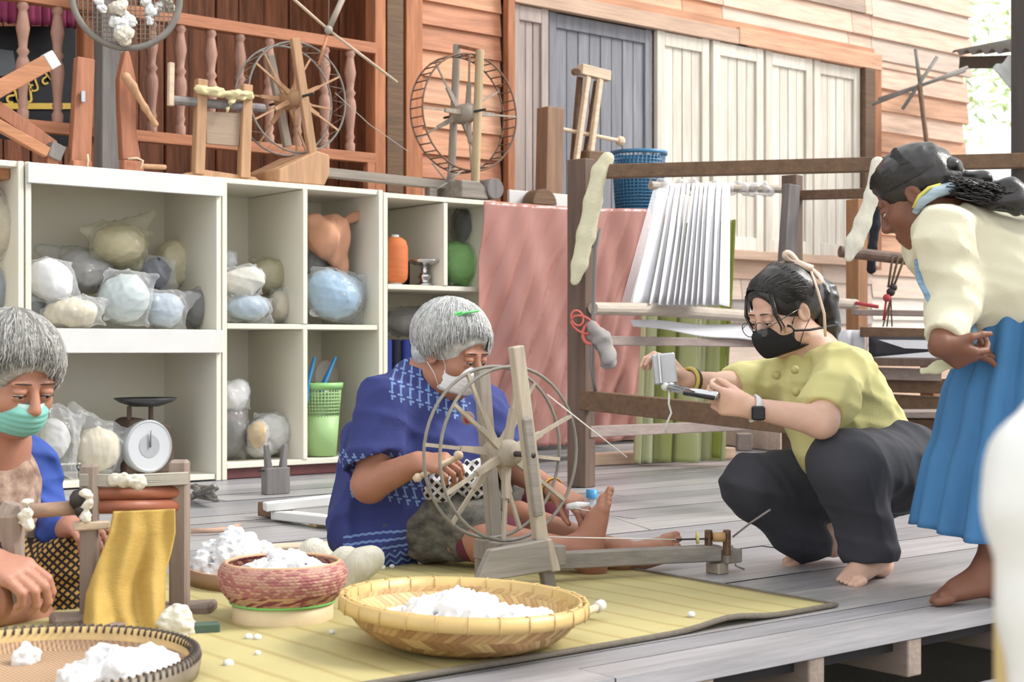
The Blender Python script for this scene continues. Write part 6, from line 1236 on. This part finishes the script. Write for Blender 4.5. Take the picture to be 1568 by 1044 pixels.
S.cap(sN, sN.lerp(eN, .68), .066, .076, .03); S.cap(sF, sF.lerp(eF, .62), .06, .066, .03); S.cap(neck - Vector((0, 0, .0)), H3(0, -.03, -.06), .058, .07, .012, sub=True); S.ell(Q(1218, 552, 3.93), (.045, .04, .03), k=.02, sub=True)
cut(S, sN.lerp(eN, .84), eN - sN, .1); cut(S, sF.lerp(eF, .8), eF - sF, .09); S.ell(Q(1395, 740, 4.05), (.11, .15, .07), k=.02, sub=True)
bl = cloth('blouse', S, M_yb, w3, .006, 34, 9, dirs=[(.6, .2, 1), (1, .3, -.5), (.2, 1, .3)], smooth=3)
for x, y, z in ((1188, 574, 3.99), (1217, 566, 3.9), (1219, 600, 3.885)):
    mb = MB(); mb.lathe([(.001, .006), (.009, .006), (.012, .0)], Q(x, y, z), 12, R=Vector((0, 0, 1)).rotation_difference(D(-.4, -.9)).to_matrix()); put('button', mb, mat('yellow_button', (196, 188, 112), rough=.5), w3)
M_pants = mat('black_trousers', (60, 61, 70), rough=.8, var=.12, bump=.1, bscale=200)
S = SDF(.006); S.cap(hN, hF, .125, .125, .04); S.cap(hN, kN, .115, .086, .04); S.cap(kN, Q(1322, 800, 3.82), .088, .07, .04); S.cap(Q(1322, 795, 3.82), Q(1332, 838, 3.83), .07, .08, .03)
S.cap(hF, kF, .115, .08, .05); S.cap(kF + Vector((0, 0, -.005)), Q(1215, 812, 4.07), .08, .064, .05); S.cap(Q(1215, 812, 4.07), Q(1240, 832, 4.1), .064, .066, .03); S.cap(Q(1250, 745, 4.08), Q(1300, 760, 4.1), .085, .08, .05)
S.ell(Q(1338, 905, 3.83), (.12, .12, .09), k=.008, sub=True); S.ell(Q(1270, 880, 4.13), (.1, .1, .07), k=.008, sub=True); S.ell(Q(1290, 845, 4.15), (.05, .09, .05), k=.008, sub=True)
cloth('trousers', S, M_pants, w3, .0045, 34, 12, dirs=[(.2, .2, 1), (1, .4, .6)], smooth=2)
S = SDF(.006); S.cap(Q(1382, 672, 4.0), Q(1396, 700, 4.02), .045, .05, .03); cloth('waistband_flap', S, mat('black_slit', (30, 30, 34), rough=.8), w3, .003, 50, 3)
M_ws = mat('white_strap', (222, 222, 220), rough=.5)
q = eN.lerp(wN, .93); tt = (wN - eN).normalized(); u_ = tt.orthogonal().normalized(); v_ = tt.cross(u_); mb = MB(); mb.tube([q + (u_ * math.cos(a) + v_ * math.sin(a)) * .03 for a in [i * .3142 for i in range(20)]], .012, 6, closed=True, flat=.25)
ws = put('wrist_watch', mb, M_ws, w3); mb = MB(); mb.box(q + D(.0, -.034, -.01), (.034, .014, .036), Matrix.Rotation(-ALPHA, 3, 'Z')); B('watch_face', mb, mat('watch_black', (26, 26, 28), rough=.2), ws, bev=.004)
q = eF.lerp(wF, .9); tt = (wF - eF).normalized(); u_ = tt.orthogonal().normalized(); v_ = tt.cross(u_)
mb = MB()
mb.tube([q + (u_ * math.cos(a) + v_ * math.sin(a)) * .034 for a in [i * .3142 for i in range(20)]], .006, 6, closed=True); put('bracelet', mb, mat('yellow_bracelet', (196, 176, 60), rough=.5), w3)
mb = MB(); mb.tube([q - tt * .014 + (u_ * math.cos(a) + v_ * math.sin(a)) * .033 for a in [i * .3142 for i in range(20)]], .005, 6, closed=True); put('bracelet', mb, mat('dark_beads', (74, 58, 46), rough=.4), w3)
mb = MB(); mb.tube([H3(.08, -.005, -.035), Q(1212, 500, 3.88), Q(1216, 506, 3.88), Q(1240, 505, 3.93), Q(1280, 498, 3.97)], .0035, 5); put('mask_cord', mb, mat('black_cord', (34, 32, 34)), w3)
# phone on a grip
t = thing('phone', 'silver phone on a handle grip held out by the squatting woman', 'phone', Q(1017, 592, 3.9))
a, b = Q(1015, 541, 3.9), Q(1020, 588, 3.9); mb = MB(); mb.bar(a, b, .011, .062, up=D(1, -.1)); B('body', mb, mat('silver_phone', (196, 198, 204), rough=.25, metal=.5, bump=0), t, bev=.004)
mb = MB(); mb.bar(Q(1008, 540, 3.885), Q(1012, 587, 3.885), .02, .008, up=D(1, 0)); B('clamp', mb, M_steel, t, bev=.002)
mb = MB(); mb.ball(Q(1019, 592, 3.89), .012, 8); mb.ball(Q(1028, 591, 3.88), .01, 8); put('hinge', mb, M_white, t)
mb = MB(); mb.tube([Q(1026, 593, 3.88), Q(1060, 600, 3.8), Q(1098, 606, 3.7)], .0105, 8); put('handle', mb, M_steel, t); mb = MB(); mb.tube([Q(1048, 602, 3.8), Q(1092, 609, 3.69)], .006, 6); put('handle_grip', mb, mat('grip_black', (40, 40, 44), rough=.4), t)
mb = MB(); mb.tube([Q(1025, 597, 3.88), Q(1024, 618, 3.88), Q(1028, 632, 3.88), Q(1021, 648, 3.88), Q(1019, 664, 3.88)], .0028, 5); put('strap', mb, M_ws, t)

# ------------------------------------------------------------------ standing woman bending over
SK4 = skinmat('skin_standing', (134, 84, 60))
w4 = thing('person', 'standing woman bending forward in cream jacket and long blue skirt', 'person', G(1500, 922))
S = SDF(.0045); H4 = Head(Q(1399, 300, 3.55), D(-.74, .34, -.55), k=.95); neck = Q(1440, 348, 3.57); H4.skin(S, neck, .05)
sN, sF = Q(1445, 362, 3.44), Q(1440, 356, 3.76); pel = Q(1585, 470, 3.58); S.cap(neck, pel, .09, .1, .04); S.cap(sN, sF, .05, .05, .03)
eN, wN = Q(1464, 462, 3.46), Q(1440, 528, 3.36); S.chain([sN, eN, wN], [.045, .04, .028], .02)
hand(S, wN, D(.75, .2, -.35), D(.1, .6, .6), D(0, .2, 1), .95, (.6, .7, .5), (.6, .5, .3))
eF, wF = Q(1480, 460, 3.74), Q(1452, 530, 3.52); S.chain([sF, eF, wF], [.045, .04, .028], .02); hand(S, wF, D(.9, -.35, -.12), D(.1, .4, -.8), D(0, -.3, 1), .92, (.25, .35, .3), (.7, .4, .2))
hN, hF = Q(1580, 500, 3.56), Q(1590, 500, 3.64); aN, aF = Q(1517, 888, 3.5), Q(1640, 845, 3.75); aN.z = aF.z = .076; S.chain([hN, Q(1548, 690, 3.54), aN], [.075, .055, .034], .03); S.chain([hF, Q(1600, 680, 3.68), aF], [.075, .055, .034], .03)
foot(S, aN, D(-.95, -.22, -.02), (0, 0, 1), 1.0); foot(S, aF, D(-.95, -.25, -.02), (0, 0, 1), 1.0)
put('body', S.mesh('body'), SK4, w4); H4.eyes(w4); longhair(H4, w4, 51, 1.02)
S = SDF(.005); S.chain([H4(0, -.1, .0), Q(1460, 288, 3.55), Q(1500, 290, 3.5), Q(1545, 298, 3.46), Q(1590, 312, 3.44)], [.04, .03, .036, .036, .02], .03); tl = put('ponytail', S.mesh('ponytail', waves(.006, 90, 4)), M_black, w4)
mb = MB(); r = random.Random(5)
for k in range(420):
    x = r.uniform(1450, 1560); y = 284 + (x - 1455) * .2 + r.uniform(-14, 16); pts = [Q(x + 16 * i + r.uniform(-3, 3), y + 3 * i + 5 * math.sin(i + k), 3.455 + r.uniform(-.03, .05)) for i in range(5)]; mb.tube(pts, .0018, 3, cap=False)
put('loose_strands', mb, M_black, tl)['kind'] = 'stuff'
M_cj = mat('cream_jacket', (232, 226, 196), rough=.85, var=.05, bump=.12, bscale=200)
S = SDF(.006); S.cap(Q(1462, 368, 3.58), Q(1545, 432, 3.58), .125, .14, .05); S.cap(Q(1545, 425, 3.58), Q(1600, 460, 3.58), .14, .14, .05); S.cap(sN, sF, .07, .07, .05); S.cap(sN, eN, .072, .062, .03); S.cap(eN, eN.lerp(wN, .95), .058, .052, .03); S.cap(sF, eF, .07, .06, .03); S.cap(eF, eF.lerp(wF, .8), .058, .05, .03)
S.cap(Q(1500, 450, 3.52), Q(1512, 505, 3.55), .055, .03, .04); S.cap(neck, H4(0, -.02, -.04), .068, .08, .01, sub=True); cut(S, eN.lerp(wN, .85), wN - eN, .09); S.ell(Q(1612, 590, 3.6), (.17, .22, .14), k=.02, sub=True)
cloth('jacket', S, M_cj, w4, .007, 34, 14, dirs=[(.8, .2, .4), (.2, .3, 1)])
mlb = mat('light_blue_trim', (126, 166, 196), rough=.8, st=(1, 1, 30), scale=3, var=.3); mb = MB(); mb.tube([Q(1407, 398, 3.5), Q(1414, 430, 3.47), Q(1428, 458, 3.43), Q(1438, 470, 3.4)], [.012, .017, .016, .008], 8, flat=.5); put('blue_trim', mb, mlb, w4); mb = MB(); mb.tube([Q(1486, 498, 3.5), Q(1490, 515, 3.48), Q(1486, 525, 3.48)], .014, 8, flat=.5); put('blue_trim', mb, mlb, w4)
mb = MB(); mb.tube([Q(1401, 326, 3.47), Q(1412, 308, 3.455), Q(1432, 294, 3.455), Q(1456, 288, 3.47), Q(1484, 292, 3.5)], [.008, .013, .015, .014, .008], 8); put('scarf', mb, mat('striped_scarf', (168, 190, 206), rough=.8, st=(1, 1, 40), var=.25), w4)
mb = MB(); mb.tube([Q(1399, 318, 3.465), Q(1408, 300, 3.45), Q(1422, 288, 3.45), Q(1440, 283, 3.46)], .0045, 6); put('yellow_collar', mb, mat('yellow_collar', (226, 214, 70), rough=.8), w4)
# skirt: gathered tiers as a flared shell
M_skirt = mat('blue_skirt', (58, 124, 178), rough=.85, var=.12, st=(3, 3, .6), scale=5, bump=.15, bscale=120)
def skirt_fn(u, v):
    a = u * 6.283; cx = 1580 - 18 * v; cy = 432 + (812 - 432) * v; rx = .15 + .065 * v; c = Q(cx, cy, 3.58); fold = (math.sin(11 * a + 2) * .5 + math.sin(17 * a + 1 + 2 * v)) * (.006 + .012 * v); tier = .012 * (1 if v > .3 else 0) * min(1, (v - .3) * 10) if v > .3 else 0
    tier += .012 * min(1, max(0, (v - .62) * 10)); r_ = rx + fold + tier; w = c + D(math.cos(a) * r_, math.sin(a) * r_ * .85, -.012 * math.cos(3 * a) * v + .06 * math.cos(a) * (1 - v) ** 2); return w
mb = MB(); mb.grid(skirt_fn, 140, 40); put('skirt', mb, M_skirt, w4, solid=.005)

# ------------------------------------------------------------------ weaver sitting behind the bending woman
w5 = thing('person', 'brown bare leg of a weaver sitting behind the long blue skirt', 'person', G(1470, 752))
S = SDF(.006); H5 = Head(Q(1548, 432, 6.3), D(-.9, .1, -.3), k=1.0); neck = Q(1562, 470, 6.3); H5.skin(S, neck); pv = Q(1568, 615, 6.3); S.cap(neck, pv, .09, .13, .04); s1, s2 = Q(1556, 490, 6.1), Q(1566, 490, 6.5); S.cap(s1, s2, .05, .05, .03)
for s_, z in ((s1, 6.0), (s2, 6.4)):
    e_, w_ = Q(1545, 570, z), Q(1505, 575, z); S.chain([s_, e_, w_], [.045, .04, .028], .02); hand(S, w_, D(-1, 0, -.1), D(0, 0, -1), D(0, 1, 0) if z < 6.2 else D(0, -1, 0), .9)
for z, dx in ((6.15, 0), (6.42, 25)):
    k_, a_ = Q(1478 + dx, 640, z), Q(1424 + dx, 722, z); S.chain([pv, k_, a_], [.09, .06, .035], .03); foot(S, a_, D(-.9, -.2, -.25), D(-.2, 0, 1), .95)
put('body', S.mesh('body'), SK4, w5); H5.eyes(w5); longhair(H5, w5, 61)
S = SDF(.008); S.cap(neck - Vector((0, 0, .07)), pv, .125, .15, .05); S.cap(s1, s2, .07, .07, .04); S.cap(s1, s1.lerp(Q(1545, 570, 6.0), .7), .065, .06); S.cap(s2, s2.lerp(Q(1545, 570, 6.4), .7), .065, .06); cloth('blouse', S, mat('plain_blouse', (150, 120, 110), rough=.85), w5)
S = SDF(.008); S.cap(pv, Q(1490, 640, 6.28), .15, .1, .05); cloth('wrap_skirt', S, mat('dark_wrap', (90, 60, 60), rough=.85), w5)
# ------------------------------------------------------------------ trees beyond, bleached by the sky
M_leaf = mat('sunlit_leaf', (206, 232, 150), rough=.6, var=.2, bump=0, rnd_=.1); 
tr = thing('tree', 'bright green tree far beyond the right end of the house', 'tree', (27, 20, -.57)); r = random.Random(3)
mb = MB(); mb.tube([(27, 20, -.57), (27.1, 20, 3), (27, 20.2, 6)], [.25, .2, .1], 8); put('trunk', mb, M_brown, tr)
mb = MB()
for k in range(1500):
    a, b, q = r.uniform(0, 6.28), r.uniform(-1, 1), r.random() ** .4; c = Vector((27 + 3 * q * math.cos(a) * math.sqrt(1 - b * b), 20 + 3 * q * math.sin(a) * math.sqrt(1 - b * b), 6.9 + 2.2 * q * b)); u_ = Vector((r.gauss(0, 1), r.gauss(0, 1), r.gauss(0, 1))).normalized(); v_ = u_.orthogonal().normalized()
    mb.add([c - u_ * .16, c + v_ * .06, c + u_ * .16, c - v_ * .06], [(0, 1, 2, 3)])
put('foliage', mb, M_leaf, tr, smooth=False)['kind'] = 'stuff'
